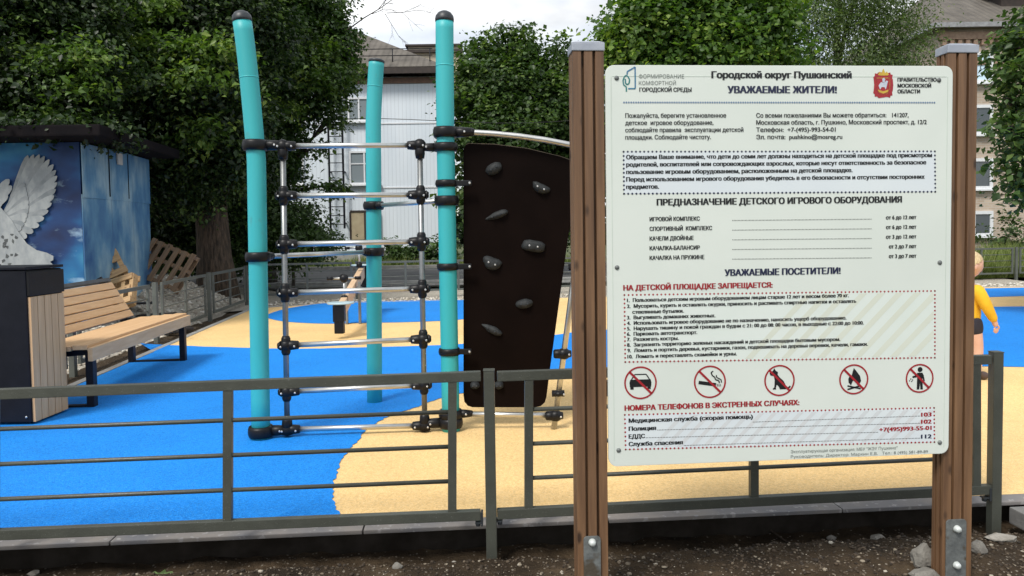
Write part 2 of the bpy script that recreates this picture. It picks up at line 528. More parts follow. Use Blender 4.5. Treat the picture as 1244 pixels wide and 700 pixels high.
def roof_mat(name, a, b):
    m, n, l, p = new_mat(name)
    w = n.new("ShaderNodeTexWave")
    w.wave_type = 'BANDS'; w.bands_direction = 'X'
    w.inputs['Scale'].default_value = 1.3
    w.inputs['Distortion'].default_value = 0.3
    l.new(coords(n, l), w.inputs['Vector'])
    c = ramp(n, l, tex_noise(n, l, coords(n, l), 2.0, 5), [(0.3, a), (0.7, b)])
    l.new(c, p.inputs['Base Color'])
    p.inputs['Roughness'].default_value = 0.8
    bump(n, l, w.outputs[1], p, 0.7, 0.05)
    return m
M['slate'] = roof_mat('weathered_slate_roof', (0.075, 0.066, 0.055), (0.14, 0.125, 0.105))
M['fascia'] = surf('brown_fascia', (0.025, 0.018, 0.015), (0.04, 0.028, 0.022), 8, 0.7)
M['frame_white'] = surf('white_window_frame', (0.72, 0.74, 0.76), (0.66, 0.68, 0.70), 8, 0.4)
M['tan_board'] = surf('tan_boarding', (0.40, 0.34, 0.22), (0.34, 0.28, 0.18), 4, 0.7)
M['chimney'] = surf('pale_render', (0.48, 0.42, 0.32), (0.40, 0.35, 0.27), 4, 0.85)

def glass_mat(name, col, rough=0.08):
    m, n, l, p = new_mat(name)
    p.inputs['Base Color'].default_value = (*col, 1)
    p.inputs['Roughness'].default_value = rough
    p.inputs['Specular IOR Level'].default_value = 0.8
    return m
M['glass'] = glass_mat('dark_window_glass', (0.05, 0.065, 0.075))
M['glass_pale'] = glass_mat('curtained_window_glass', (0.22, 0.26, 0.28))
M['glass_sky'] = glass_mat('pale_curtained_glass', (0.55, 0.72, 0.85), 0.1)
M['skin'] = surf('child_skin', (0.66, 0.42, 0.325), (0.62, 0.37, 0.28), 12, 0.5)
M['hair'] = surf('blond_hair', (0.66, 0.53, 0.31), (0.42, 0.31, 0.16), 55, 0.55, bump_s=0.5, bump_scale=80, stretch=(1, 1, 0.25))
M['yellow_cloth'] = surf('yellow_knit', (0.78, 0.47, 0.02), (0.70, 0.40, 0.015), 9, 0.85, bump_s=0.4, bump_scale=120)
M['navy_cloth'] = surf('navy_cloth', (0.012, 0.012, 0.022), (0.02, 0.02, 0.03), 9, 0.85)
M['shoe'] = surf('child_shoe', (0.10, 0.06, 0.05), (0.06, 0.04, 0.035), 9, 0.6)
M['eye'] = surf('eye_dark', (0.02, 0.02, 0.025), None, 9, 0.2)
M['lip'] = surf('lip_pink', (0.48, 0.18, 0.15), None, 9, 0.5)
M['stone'] = surf('grey_stone', (0.21, 0.20, 0.175), (0.12, 0.11, 0.095), 14, 0.85, bump_s=0.8, bump_scale=40, dist=0.01)
M['stone_pale'] = surf('pale_stone', (0.33, 0.31, 0.27), (0.22, 0.205, 0.175), 14, 0.85, bump_s=0.8, bump_scale=50, dist=0.01)
M['redshard'] = surf('red_brick_shard', (0.26, 0.06, 0.035), (0.18, 0.04, 0.025), 14, 0.85, bump_s=0.6, bump_scale=50)
M['twig'] = surf('dry_twig', (0.09, 0.065, 0.045), (0.05, 0.035, 0.025), 14, 0.85)
M['fallen'] = surf('fallen_green_leaf', (0.17, 0.26, 0.09), (0.13, 0.21, 0.07), 20, 0.5)
M['cable'] = surf('black_cable', (0.02, 0.02, 0.02), None, 5, 0.6)

M['leaf_dark'] = leaf_mat('linden_leaf', (0.009, 0.020, 0.006), (0.027, 0.056, 0.015), (0.13, 0.20, 0.05), 0.25)
M['leaf_maple'] = leaf_mat('maple_leaf', (0.024, 0.052, 0.016), (0.070, 0.128, 0.034), (0.19, 0.27, 0.075), 0.36)
M['leaf_fresh'] = leaf_mat('fresh_maple_leaf', (0.030, 0.070, 0.015), (0.10, 0.19, 0.036), (0.28, 0.38, 0.07), 0.42)
M['leaf_birch'] = leaf_mat('birch_leaf', (0.060, 0.095, 0.040), (0.13, 0.185, 0.078), (0.26, 0.32, 0.15), 0.42)
M['leaf_lime'] = leaf_mat('lime_tree_leaf', (0.018, 0.040, 0.011), (0.060, 0.115, 0.028), (0.17, 0.25, 0.065), 0.36)
M['leaf_lit'] = leaf_mat('lit_yellow_green_leaf', (0.05, 0.10, 0.02), (0.11, 0.19, 0.036), (0.24, 0.31, 0.065), 0.35)  # paler leaf colour standing for sprays that catch the light
M['leaf_bush'] = leaf_mat('bush_leaf', (0.03, 0.055, 0.016), (0.06, 0.11, 0.028), (0.11, 0.18, 0.05))
M['grass'] = leaf_mat('grass_blade', (0.09, 0.13, 0.03), (0.16, 0.21, 0.05), (0.30, 0.32, 0.13))

# ------------------------------------------------------------------ ground and other setting
KA, KB = 2.98, 0.075                     # front kerb line  Y = KA + KB * X
def kerb_y(x): return KA + KB * x

MB().poly([(-400, -60, -0.30), (400, -60, -0.30), (400, 700, -0.30), (-400, 700, -0.30)]).build('ground', M['ground'])
tag(bpy.data.objects['ground'], kind='structure')

def sheet(name, pts, z, mat, kind='structure'):
    o = MB().poly([(p[0], p[1], z) for p in pts]).build(name, mat, normals=False)
    for f in o.data.polygons:
        if f.normal.z < 0: o.data.flip_normals(); break
    return tag(o, kind=kind)

def smooth_closed(pts, n=10):            # Catmull-Rom through the points
    out = []
    k = len(pts)
    for i in range(k):
        p0, p1, p2, p3 = (Vector(pts[(i + j - 1) % k][:2]) for j in range(4))
        for s in range(n):
            t = s / n
            out.append(0.5 * ((2 * p1) + (p2 - p0) * t + (2 * p0 - 5 * p1 + 4 * p2 - p3) * t * t + (3 * p1 - p0 - 3 * p2 + p3) * t ** 3))
    return out

def LX(Y): return -4.60 - 0.108 * (Y - 12.9)      # side fence line
def EX(Y): return -4.15 - 0.108 * (Y - 11.66)     # side edge of the rubber surface
def back_y(x): return 13.10 + 0.19 * (x + 4.6)    # back fence line

edge = 0.09
pg = [(EX(2.8), kerb_y(-3.3) + edge), (2.6, kerb_y(2.6) + edge), (9.0, kerb_y(9) + edge), (10.6, 14.0), (4.0, 13.6), (0, 12.95), (-3.2, 12.55), (EX(11.9), 11.9)]
sheet('playground_surface', pg, 0.0, M['yellow'])
# blue patches: one sheet, three islands, edges softly curved
def patch_pts(pts): return [(p.x, p.y, 0.004) for p in pts]
bm_blue = MB()
big = []
lo_edge = [(412, 626), (405, 604), (406, 586), (411, 570), (420, 553), (431, 540), (443, 526), (458, 514), (480, 503), (501, 497), (530, 486), (566, 477), (620, 466), (700, 457)]
lo = [gnd(*p) for p in lo_edge]
lo = [Vector((lo[0].x + 0.02, kerb_y(lo[0].x) + edge + 0.004, 0))] + lo
right = [Vector((1.6, 6.3, 0)), Vector((2.8, 6.35, 0)), Vector((4.05, 6.15, 0)), Vector((6.0, 5.9, 0)), Vector((9.2, 5.7, 0))]
top = [Vector((9.7, 9.9, 0)), Vector((8.3, 10.35, 0)), Vector((6.9, 10.6, 0)), Vector((4.5, 10.0, 0)), Vector((2.2, 9.2, 0)), gnd(700, 404), gnd(690, 405.5), gnd(640, 411), gnd(566, 418), gnd(500, 421), gnd(437, 422.5), gnd(380, 424), gnd(333, 424), gnd(302, 423), gnd(250, 421.5), gnd(201, 419.5), gnd(170, 417.5)]
left = [Vector((EX(7.6) + 0.01, 7.6, 0)), Vector((EX(2.8) + 0.01, kerb_y(-3.3) + edge + 0.004, 0))]
def spline_open(pts, n=6):
    out = []
    for i in range(len(pts) - 1):
        p0 = pts[max(i - 1, 0)]; p1 = pts[i]; p2 = pts[i + 1]; p3 = pts[min(i + 2, len(pts) - 1)]
        for s in range(n):
            t = s / n
            out.append(0.5 * ((2 * p1) + (p2 - p0) * t + (2 * p0 - 5 * p1 + 4 * p2 - p3) * t * t + (3 * p1 - p0 - 3 * p2 + p3) * t ** 3))
    out.append(pts[-1])
    return out
blue_main = spline_open(lo + right, 9) + spline_open(top) + left
blue_main = [p + Vector((random.uniform(-.009, .009), random.uniform(-.009, .009), 0)) for p in blue_main]
bm_blue.poly(patch_pts(blue_main))
far_patch = [gnd(323, 383.5), gnd(352, 374.5), gnd(404, 368), gnd(470, 366), gnd(559, 364.5), gnd(640, 366), gnd(664, 371), gnd(640, 380), gnd(559, 388.5), gnd(500, 391.5), gnd(446, 392.5), gnd(395, 393.5), gnd(352, 391.5), gnd(330, 388)]
bm_blue.poly([(p.x, p.y, 0.004) for p in smooth_closed([(p.x, p.y) for p in far_patch], 6)])
right_patch = [(6.6, 11.9), (7.6, 12.0), (8.7, 12.15), (10.1, 12.3), (10.35, 13.6), (8.5, 13.65), (6.6, 13.5), (5.4, 13.0), (5.6, 12.2)]
bm_blue.poly([(p.x, p.y, 0.004) for p in smooth_closed(right_patch, 6)])
o = bm_blue.build('blue_surface', M['blue'], normals=False)
for f in o.data.polygons:
    if f.normal.z < 0: f.flip()
tag(o, kind='structure')

# kerb along the front: thin pale capping, footing set back and coloured as black shade
k = MB()
xs = [-4.6, -3.6, -2.6, -1.6, -0.62, 0.38, 1.38, 2.38, 3.38, 4.6, 6.0, 9.0]
for a, b in zip(xs[:-1], xs[1:]):
    k.bar((a + 0.003, kerb_y(a) + 0.042, -0.006), (b - 0.003, kerb_y(b) + 0.042, -0.006), 0.086, 0.016)
tag(k.build('kerb', M['capping'], bevel=0.004), kind='structure')
k = MB()
k.bar((-4.6, kerb_y(-4.6) + 0.16, -0.17), (9.0, kerb_y(9.0) + 0.16, -0.17), 0.10, 0.26)
tag(k.build('kerb_footing', M['footing'], bevel=0.005), kind='structure')
k = MB()
k.bar((EX(2.9) - 0.04, 2.9, -0.13), (EX(11.9) - 0.04, 11.9, -0.13), 0.07, 0.27)
k.bar((EX(11.9) - 0.02, 11.98, -0.13), (-3.2, 12.62, -0.13), 0.07, 0.27)
k.bar((-3.2, 12.62, -0.13), (10.6, 14.1, -0.13), 0.07, 0.27)
tag(k.build('border_kerb', M['concrete'], bevel=0.006), kind='structure')

# soil in front: a height field
def dirt_z(x, y):
    n1 = noise.noise(Vector((x * 1.3, y * 1.3, 3.1)))
    n2 = noise.noise(Vector((x * 5.0, y * 5.0, 7.7)))
    n3 = noise.noise(Vector((x * 17.0, y * 17.0, 1.7)))
    n4 = noise.noise(Vector((x * 41.0, y * 41.0, 4.7)))
    d = kerb_y(x) - y
    z = -0.060 + 0.022 * n1 + 0.020 * n2 + 0.012 * n3 + 0.005 * n4
    w = 0.17 + 0.05 * n2
    if d < w: z -= 0.075 * min(1, (w - d) / 0.09)
    bumpx = math.exp(-((x - 1.45) / 0.55) ** 2 - ((y - 2.66) / 0.20) ** 2)
    z += 0.055 * bumpx
    return z
def height_mesh(name, x0, x1, nx, yfun, ny, zf, mat, kind='structure'):
    co, fa = [], []
    for i in range(nx + 1):
        x = x0 + (x1 - x0) * i / nx
        ya, yb = yfun(x)
        for j in range(ny + 1):
            y = ya + (yb - ya) * j / ny
            co.append((x, y, zf(x, y)))
    for i in range(nx):
        for j in range(ny):
            a = i * (ny + 1) + j
            fa.append((a, a + ny + 1, a + ny + 2, a + 1))
    me = bpy.data.meshes.new(name)
    me.from_pydata(co, [], fa)
    for p in me.polygons: p.use_smooth = True
    return tag(link_mesh(name, me, mat), kind=kind)
height_mesh('soil', -4.2, 5.2, 420, lambda x: (0.4, kerb_y(x) + 0.16), 150, dirt_z, M['dirt'])

# gravel bank beyond the side fence, gravel strip before the back fence
def gravel_z(x, y):
    d = LX(y) - x
    n1 = noise.noise(Vector((x * 0.8, y * 0.8, 1.0))) + 0.4 * noise.noise(Vector((x * 3, y * 3, 2)))
    m = math.exp(-((x + 5.6) / 1.2) ** 2 - ((y - 11.6) / 1.6) ** 2)
    return -0.07 + min(max(d, 0), 1.0) * 0.12 + 0.52 * m * min(1, max(d, 0) / 0.9) + 0.025 * n1
height_mesh('gravel_bank', -11.0, -3.2, 110, lambda x: (2.4, 16.0), 150, lambda x, y: gravel_z(x, y) if x < EX(y) - 0.06 else -0.12, M['gravelbed'])
sheet('shaded_soil_strip', [(EX(2.9) - 0.08, 2.9), (EX(11.8) - 0.08, 11.8), (LX(12.4) - 0.12, 12.4), (LX(2.9) - 0.12, 2.9)], -0.045, M['dirt'])  # dark soil, with the shade behind the bench put into its colour
sheet('gravel_strip', [(-4.6, 11.6), (-3.2, 12.66), (10.6, 14.15), (11, 18.0), (-4.2, 15.2), (-6, 15.0)], -0.02, M['gravelbed'])
sheet('road', [(-26, 14.2), (9, 17.4), (9.4, 25.0), (-26, 22.5)], 0.0, M['asphalt'])
k = MB()
k.bar((-26, 14.6, 0.03), (9, 17.6, 0.03), 0.14, 0.16)
k.bar((-26, 22.6, 0.03), (9.4, 25.1, 0.03), 0.14, 0.16)
tag(k.build('road_kerb', M['concrete'], bevel=0.01), kind='structure')
sheet('grass_verge', [(-40, 22.55), (9.4, 25.05), (9.0, 17.4), (9.3, 16.0), (40, 22), (60, 80), (-60, 80)], -0.012, M['verge'])
k = MB()
for i in range(3):
    for j in range(4):
        k.box((2.30 + j * 0.42 + (0.2 if i % 2 else 0), kerb_y(2.3 + j * .42) - 0.145 - i * 0.205, -0.035), (0.405, 0.195, 0.07), rz=0.075)
tag(k.build('path', M['paver'], bevel=0.006), kind='structure')

# ------------------------------------------------------------------ fences
def panel_part(root, p_bl, p_br, p_tl, p_tr, ups, rods=3, mat=None, rail=(0.03, 0.04), rod_r=0.0085, up_w=0.034, brackets=True, rod_vals=None):
    """one welded panel: corners are the rail centre lines; ups are fractions along it"""
    mat = mat or M['fence']
    p_bl, p_br, p_tl, p_tr = map(Vector, (p_bl, p_br, p_tl, p_tr))
    f = MB()
    f.bar(p_tl, p_tr, rail[0], rail[1])
    f.bar(p_bl, p_br, rail[0], rail[1])
    hh = Vector((0, 0, rail[1] / 2 - 0.002))
    for t in ups:
        f.bar(p_bl.lerp(p_br, t) + hh, p_tl.lerp(p_tr, t) - hh, rail[0] - 0.004, up_w, up=(p_br - p_bl).normalized())
    pn = f.build('panel', mat, root, bevel=0.003)
    for i in range(rods):
        s = (i + 1) / (rods + 1)
        a = p_bl.lerp(p_tl, s); b = p_br.lerp(p_tr, s)
        MB().tube([a.lerp(b, ups[0]), a.lerp(b, ups[-1])], rod_r, 10).build('rod', mat, pn)
    return pn

fence_p0 = Vector((0, 2.905, 0)); fence_n = Vector((-0.075, 1, 0)).normalized()
def F(px, py): return on_plane(px, py, fence_p0, fence_n)
root = empty('metal_fence', (F(594, 500).x, F(594, 500).y, -0.06), 'dark grey tubular metal fence in front, between the soil and the play surface', 'fence')
# left panel (runs out of the frame), right panel
def lin(a, b, x): return a[1] + (b[1] - a[1]) * (x - a[0]) / (b[0] - a[0])
tl, bl = ((0, 478.5), (587, 456.5)), ((0, 649), (587, 625))
xl = -330
pn = panel_part(root, F(xl, lin(*bl, xl)), F(584, lin(*bl, 584)), F(xl, lin(*tl, xl)), F(584, lin(*tl, 584)),
                [(x - xl) / (584 - xl) for x in (-308, -23, 262, 547)], rail=(0.03, 0.0385))
tr_, br_ = ((607, 457), (1205, 436.5)), ((607, 624), (1205, 594))
pn2 = panel_part(root, F(604, lin(*br_, 604)), F(1202, lin(*br_, 1202)), F(604, lin(*tr_, 604)), F(1202, lin(*tr_, 1202)),
                 [(x - 604) / (1202 - 604) for x in (640.5, 908, 1184)], rail=(0.03, 0.0385))
for px, ytop, ybot, w in ((594, 450, 690, 0.042), (1210, 428, 655, 0.040), (-345, 490, 720, 0.042)):
    a, b = F(px, ytop), F(px, ybot)
    b = Vector((a.x, a.y, -0.24)); 
    ps = MB().bar(b, a, w, w, up=(0, 1, 0)).build('post', M['fence'], root, bevel=0.003)
    MB().bar(a, a + Vector((0, 0, 0.004)), w + 0.003, w + 0.003, up=(0, 1, 0)).build('post_cap', M['fence'], ps, bevel=0.0015)
for px, py in ((582, 633), (606, 631), (1197, 603)):
    c = F(px, py)
    b_ = MB()
    s_ = 1 if px == 606 else -1
    b_.box((c.x - s_ * 0.012, c.y, c.z + 0.012), (0.008, 0.036, 0.055))
    b_.box((c.x, c.y, c.z - 0.004), (0.03, 0.030, 0.006))
    b_.lathe((c.x + s_ * 0.004, c.y, c.z - 0.020), [(0.009, 0), (0.010, 0.004), (0.010, 0.012), (0.006, 0.016)], 10)
    b_.build('bracket', M['cap'], root, bevel=0.001)

root = empty('metal_fence', (LX(8), 8.0, 0), 'low grey metal fence behind the wooden bench, running back along the gravel bank', 'fence')
for y0, y1 in ((2.8, 4.5), (4.75, 6.42), (6.66, 8.34), (8.74, 10.44), (10.79, 12.63)):
    a, b = (LX(y0), y0), (LX(y1), y1)
    panel_part(root, (*a, 0.068), (*b, 0.068), (*a, 0.628), (*b, 0.628), [0.012, 0.5, 0.988], mat=M['fence_far'], rail=(0.03, 0.039), rod_r=0.008, up_w=0.042)
for y in (4.62, 6.54, 8.54, 10.61, 12.74):
    MB().bar((LX(y), y, -0.25), (LX(y), y, 0.66), 0.05, 0.05, up=(0, 1, 0)).build('post', M['fence_far'], root, bevel=0.003)

root = empty('metal_fence', (-3.0, back_y(-3.0), 0), 'low grey metal fence across the back, between the play surface and the road', 'fence')
x = LX(12.9) + 0.08
bx = [x]
while x < 14.5:
    x1 = x + 1.62
    a, b = (x + 0.06, back_y(x + .06)), (x1, back_y(x1))
    panel_part(root, (*a, 0.12), (*b, 0.12), (*a, 0.655), (*b, 0.655), [0.012, 0.5, 0.988], mat=M['fence_far'], rail=(0.03, 0.036), rod_r=0.008, up_w=0.04)
    x = x1 + 0.10
    bx.append(x - 0.02)
for x in bx[1:]:
    MB().bar((x, back_y(x), -0.2), (x, back_y(x), 0.685), 0.05, 0.05, up=(0, 1, 0)).build('post', M['fence_far'], root, bevel=0.003)

# ------------------------------------------------------------------ buildings
def window_part(root, c, w, h, n, glass, mull=1, cross=False, depth=0.10, sill=True, fw=0.07):
    """window centred at c in a wall whose outward normal is n"""
    n = Vector(n).normalized(); t = Vector((0, 0, 1)).cross(n) * -1
    c = Vector(c)
    f = MB()
    up = Vector((0, 0, 1))
    for s in (-1, 1):
        f.bar(c + t * s * (w / 2 - fw / 2) - up * h / 2, c + t * s * (w / 2 - fw / 2) + up * h / 2, depth, fw, up=t)
        f.bar(c - t * (w / 2 - fw) + up * s * (h / 2 - fw / 2), c + t * (w / 2 - fw) + up * s * (h / 2 - fw / 2), depth, fw)
    for i in range(mull):
        o_ = t * (w * ((i + 1) / (mull + 1) - 0.5))
        f.bar(c + o_ - up * (h / 2 - fw), c + o_ + up * (h / 2 - fw), depth * 0.8, fw * 0.8, up=t)
    if cross: f.bar(c - t * (w / 2 - fw) + up * h * 0.12, c + t * (w / 2 - fw) + up * h * 0.12, depth * 0.7, fw * 0.6)
    wo = f.build('window', M['frame_white'], root)
    MB().bar(c - t * (w / 2 - fw * .6) , c + t * (w / 2 - fw * .6), 0.02, h - fw * 1.2).build('pane', glass, wo)
    if sill:
        MB().bar(c - t * (w / 2 + 0.06) - up * (h / 2 + 0.03) + n * 0.05, c + t * (w / 2 + 0.06) - up * (h / 2 + 0.03) + n * 0.05, 0.2, 0.05).build('sill', M['frame_white'], wo)
    return wo

def hip_roof(x0, x1, y0, y1, z, ridge_in, rh, over=0.5):
    x0 -= over; x1 += over; y0 -= over; y1 += over
    ym = (y0 + y1) / 2
    b = MB()
    A, B, C_, D = Vector((x0, y0, z)), Vector((x1, y0, z)), Vector((x1, y1, z)), Vector((x0, y1, z))
    E, G_ = Vector((x0 + ridge_in, ym, z + rh)), Vector((x1 - ridge_in, ym, z + rh))
    vs_ = [b.bm.verts.new(v) for v in (A, B, C_, D, E, G_)]
    for q in ((0, 1, 5, 4), (1, 2, 5), (2, 3, 4, 5), (3, 0, 4), (3, 2, 1, 0)):
        b.bm.faces.new([vs_[i] for i in q])
    return b, (A, B, C_, D, E, G_)

# white sided house behind
HY = 28.0
hx1, hx0 = at(531, 200, HY).x, -17.0
root = empty('white_house', ((hx0 + hx1) / 2, HY + 4, 0), 'two storey house with pale ribbed siding behind the climbing poles', 'house')
w_ = MB().box(((hx0 + hx1) / 2, HY + 4.2, 3.45), (hx1 - hx0, 8.4, 7.1)).build('wall', M['siding'], root)
for py in (150, 228):
    z = at(480, py, HY).z
    MB().box(((hx0 + hx1) / 2, HY - 0.012, z), (hx1 - hx0, 0.024, 0.05)).build('trim_strip', M['frame_white'], w_)
MB().box(((hx0 + hx1) / 2, HY - 0.02, 0.22), (hx1 - hx0 + 0.04, 0.10, 0.6)).build('plinth', M['concrete'], w_)
b, pts_ = hip_roof(hx0, hx1, HY, HY + 8.4, 7.28, 4.6, 2.7, 0.45)
rf = b.build('roof', M['slate'], root)
f = MB()
f.bar(pts_[0] - Vector((0, 0, .14)), pts_[1] - Vector((0, 0, .14)), 0.10, 0.22)
f.bar(pts_[1] - Vector((0, 0, .14)), pts_[2] - Vector((0, 0, .14)), 0.10, 0.22)
f.build('gutter', M['fascia'], rf)
f = MB()
f.box(((hx0 + hx1) / 2, HY - 0.03, 6.86), (hx1 - hx0, 0.05, 0.22))
f.build('frieze', surf('reddish_brick_frieze', (0.22, 0.13, 0.095), (0.16, 0.1, 0.075), 12, 0.8), rf)
f = MB()                                       # snow guard rail
zr = 7.55
for i in range(9):
    xx = hx1 - 0.2 - i * 1.4
    f.tube([(xx, HY + 0.05, zr - 0.1), (xx, HY + 0.05, zr + 0.5)], 0.02, 6)
for dz in (0.25, 0.5):
    f.tube([(hx1 - 0.1, HY + 0.05, zr + dz), (hx0, HY + 0.05, zr + dz)], 0.016, 6)
f.build('roof_rail', M['dark_metal'], rf)
f = MB()
pa, pb = at(446, 63, 33), at(531, 63, 33)
c0 = Vector(((at(497, 70, 33).x + hx1 + 1.6) / 2, 33.3, 8.4))
chx0 = at(496, 75, 32.5).x
f.box(((chx0 + chx0 + 2.2) / 2, 33.2, 8.2), (2.2, 1.2, 2.1))
ch = f.build('chimney', M['chimney'], rf)
f = MB()
f.box(((chx0 * 2 + 2.2) / 2, 33.2, 9.02), (2.5, 1.5, 0.12))
f.box(((chx0 * 2 + 2.2) / 2, 33.2, 9.28), (2.45, 1.45, 0.08))
for sx in (0.05, 1.1, 2.15): f.box((chx0 + sx, 32.7, 9.15), (0.08, 0.08, 0.3))
f.build('chimney_cap', M['fascia'], ch)
def house_win(x0, y0, x1, y1, glass, **kw):
    a, b2 = at(x0, y0, HY), at(x1, y1, HY)
    window_part(root, ((a.x + b2.x) / 2, HY - 0.03, (a.z + b2.z) / 2), abs(b2.x - a.x), abs(a.z - b2.z), (0, -1, 0), glass, **kw)
house_win(424, 184, 462, 224, M['glass_pale'], mull=1, cross=True)
house_win(411, 119, 449, 148, M['glass_pale'], mull=2)
house_win(340, 119, 372, 148, M['glass'], mull=1)
house_win(335, 184, 370, 224, M['glass'], mull=1)
a, b2 = at(426, 258, HY), at(462, 291, HY)
bw = MB().box(((a.x + b2.x) / 2, HY - 0.04, (a.z + b2.z) / 2), (b2.x - a.x, 0.10, a.z - b2.z)).build('boarded_opening', M['tan_board'], root, bevel=0.01)
f = MB()
for fx in (0.0, 0.5, 1.0):
    xx = a.x + (b2.x - a.x) * fx
    f.bar((xx, HY - 0.1, b2.z), (xx, HY - 0.1, a.z), 0.03, 0.06, up=(1, 0, 0))
f.bar((a.x, HY - 0.1, a.z + 0.03), (b2.x, HY - 0.1, a.z + 0.03), 0.03, 0.07)
f.build('batten', M['fascia'], bw)
f = MB()
la, lb = at(398.5, 150, HY - 0.3), at(415.5, 150, HY - 0.3)
z1, z0 = 5.6, at(398, 278, HY - 0.3).z
for xx in (la.x, lb.x):
    f.bar((xx, HY - 0.28, z0), (xx, HY - 0.28, z1), 0.05, 0.07, up=(1, 0, 0))
    for zz in (z0 + 0.2, (z0 + z1) / 2, z1 - 0.2):
        f.bar((xx, HY - 0.3, zz), (xx, HY, zz), 0.05, 0.05)
nz = 13
for i in range(nz):
    zz = z0 + (z1 - z0) * (i + 0.5) / nz
    f.tube([(la.x, HY - 0.28, zz), (lb.x, HY - 0.28, zz)], 0.018, 6)
f.build('fire_ladder', M['dark_metal'], root)

# brick house on the right
BY = 26.0
bx0 = at(1141, 60, BY).x; bx1 = bx0 + 13
root = empty('brick_house', ((bx0 + bx1) / 2, BY + 4, 0), 'buff brick apartment house with slate roof, right edge behind the sign', 'house')
ez = at(1190, 30, BY).z
bwall = MB().box(((bx0 + bx1) / 2, BY + 4.5, ez / 2 - 0.2), (bx1 - bx0, 9, ez + 0.4)).build('wall', M['brick'], root)
f = MB()                                        # dentil course under the eave
for i in range(48):
    f.box((bx0 + 0.12 + i * 0.27, BY - 0.06, ez - 0.62), (0.13, 0.12, 0.18))
f.box(((bx0 + bx1) / 2, BY - 0.07, ez - 0.40), (bx1 - bx0 + 0.1, 0.14, 0.24))
f.box(((bx0 + bx1) / 2, BY - 0.03, ez - 1.32), (bx1 - bx0 + 0.04, 0.06, 0.16))
f.build('brick_cornice', surf('red_brown_brick_trim', (0.36, 0.25, 0.18), (0.27, 0.18, 0.13), 9, 0.85), bwall)
b, pts_ = hip_roof(bx0, bx1, BY, BY + 9, ez, 3.0, 2.9, 0.35)
rf = b.build('roof', M['slate'], root)
f = MB()
f.bar(pts_[0] - Vector((0, 0, .09)), pts_[1] - Vector((0, 0, .09)), 0.12, 0.16)
f.bar(pts_[0] - Vector((0, 0, .09)), pts_[3] - Vector((0, 0, .09)), 0.12, 0.16)
f.build('gutter', surf('grey_zinc_gutter', (0.3, 0.31, 0.32), (0.22, 0.22, 0.23), 9, 0.5), rf)
f = MB()
p = at(1212, 12, BY + 1.5)
f.box((p.x + 0.9, BY + 2.6, ez + 1.1), (1.8, 2.6, 1.1))
dm = f.build('dormer', M['fascia'], rf)
MB().prism([(p.x - 0.3, BY + 1.0, ez + 1.66), (p.x + 2.1, BY + 1.0, ez + 1.66), (p.x + 0.9, BY + 1.0, ez + 2.5)], (0, 3.2, 0)).build('dormer_roof', M['slate'], dm)
for (y0, y1, g) in ((64, 101, M['glass_sky']), (128, 164, M['glass']), (193, 230, M['glass']), (257, 287, M['glass'])):
    for x0_, x1_ in ((1160, 1205), (1262, 1305)):
        a, b2 = at(x0_, y0, BY), at(x1_, y1, BY)
        window_part(root, ((a.x + b2.x) / 2, BY - 0.02, (a.z + b2.z) / 2), b2.x - a.x, a.z - b2.z, (0, -1, 0), g, mull=1, fw=0.11)

# garage with the dove mural
GY = 9.0
gx1 = at(100, 280, GY).x
gdir = Vector((-0.108, 1, 0)).normalized()
gside = 2.15
gtop = 2.34
root = empty('garage', (gx1 - 1.6, GY + 1.2, 0), 'metal garage painted with a white dove in a blue sky, by the left edge', 'garage')
gl = gx1 - 4.2
f = MB()
p1 = Vector((gx1, GY, 0)); p2 = p1 + gdir * gside
outl = [Vector((gl, GY - 0.02, -0.2)), Vector((gx1, GY, -0.2)), Vector((gx1, GY, -0.2)) + gdir * gside, Vector((gl, GY, -0.2)) + gdir * gside]
f.prism(outl, (0, 0, gtop + 0.2))
gw = f.build('wall', M['mural'], root)
sn = Vector((gdir.y, -gdir.x, 0))             # outward normal of the side
# side cladding sheets, upper and lower, slightly bowed
def bowed_sheet(z0, z1, off, bow):
    b = MB()
    N = 14
    rows = []
    for s_ in range(2):
        row = []
        for i in range(N + 1):
            t = i / N
            q = p1 + gdir * (gside * t) + sn * (off + bow * math.sin(math.pi * t) + 0.012 * s_ + 0.0015 * math.sin(t * 23))
            row.append((b.bm.verts.new((q.x, q.y, z0)), b.bm.verts.new((q.x, q.y, z1))))
        rows.append(row)
    for i in range(N):
        b.bm.faces.new((rows[1][i][0], rows[1][i + 1][0], rows[1][i + 1][1], rows[1][i][1]))
        b.bm.faces.new((rows[0][i][1], rows[0][i + 1][1], rows[0][i + 1][0], rows[0][i][0]))
        b.bm.faces.new((rows[0][i][0], rows[0][i + 1][0], rows[1][i + 1][0], rows[1][i][0]))
        b.bm.faces.new((rows[0][i][1], rows[1][i][1], rows[1][i + 1][1], rows[0][i + 1][1]))
    for i in (0, N):
        b.bm.faces.new((rows[0][i][0], rows[1][i][0], rows[1][i][1], rows[0][i][1]))
    for fc in b.bm.faces: fc.smooth = False
    return b
zs = at(102, 238, GY).z
bowed_sheet(-0.1, zs + 0.02, 0.004, 0.05).build('cladding_sheet', M['sheet'], root)
bowed_sheet(zs - 0.02, gtop - 0.01, 0.02, 0.04).build('cladding_sheet', M['sheet'], root)
f = MB()
for t in (0.3, 0.58):
    q = p1 + gdir * (gside * t) + sn * 0.075
    f.bar((q.x, q.y, zs + 0.02), (q.x, q.y, gtop - 0.02), 0.008, 0.012, up=gdir)
f.build('sheet_seam', M['roof_black'], root)
q = p1 + gdir * (gside * 0.44) + sn * 0.09
MB().box((q.x, q.y, at(141, 192, 9.8).z), (0.02, 0.14, 0.15), rz=0.1).build('notice', surf('small_pale_notice', (0.5, 0.52, 0.5), None, 8, 0.6), root)
zb = gtop + 0.01
rx1 = at(124, 160, GY - 0.45).x
f = MB()
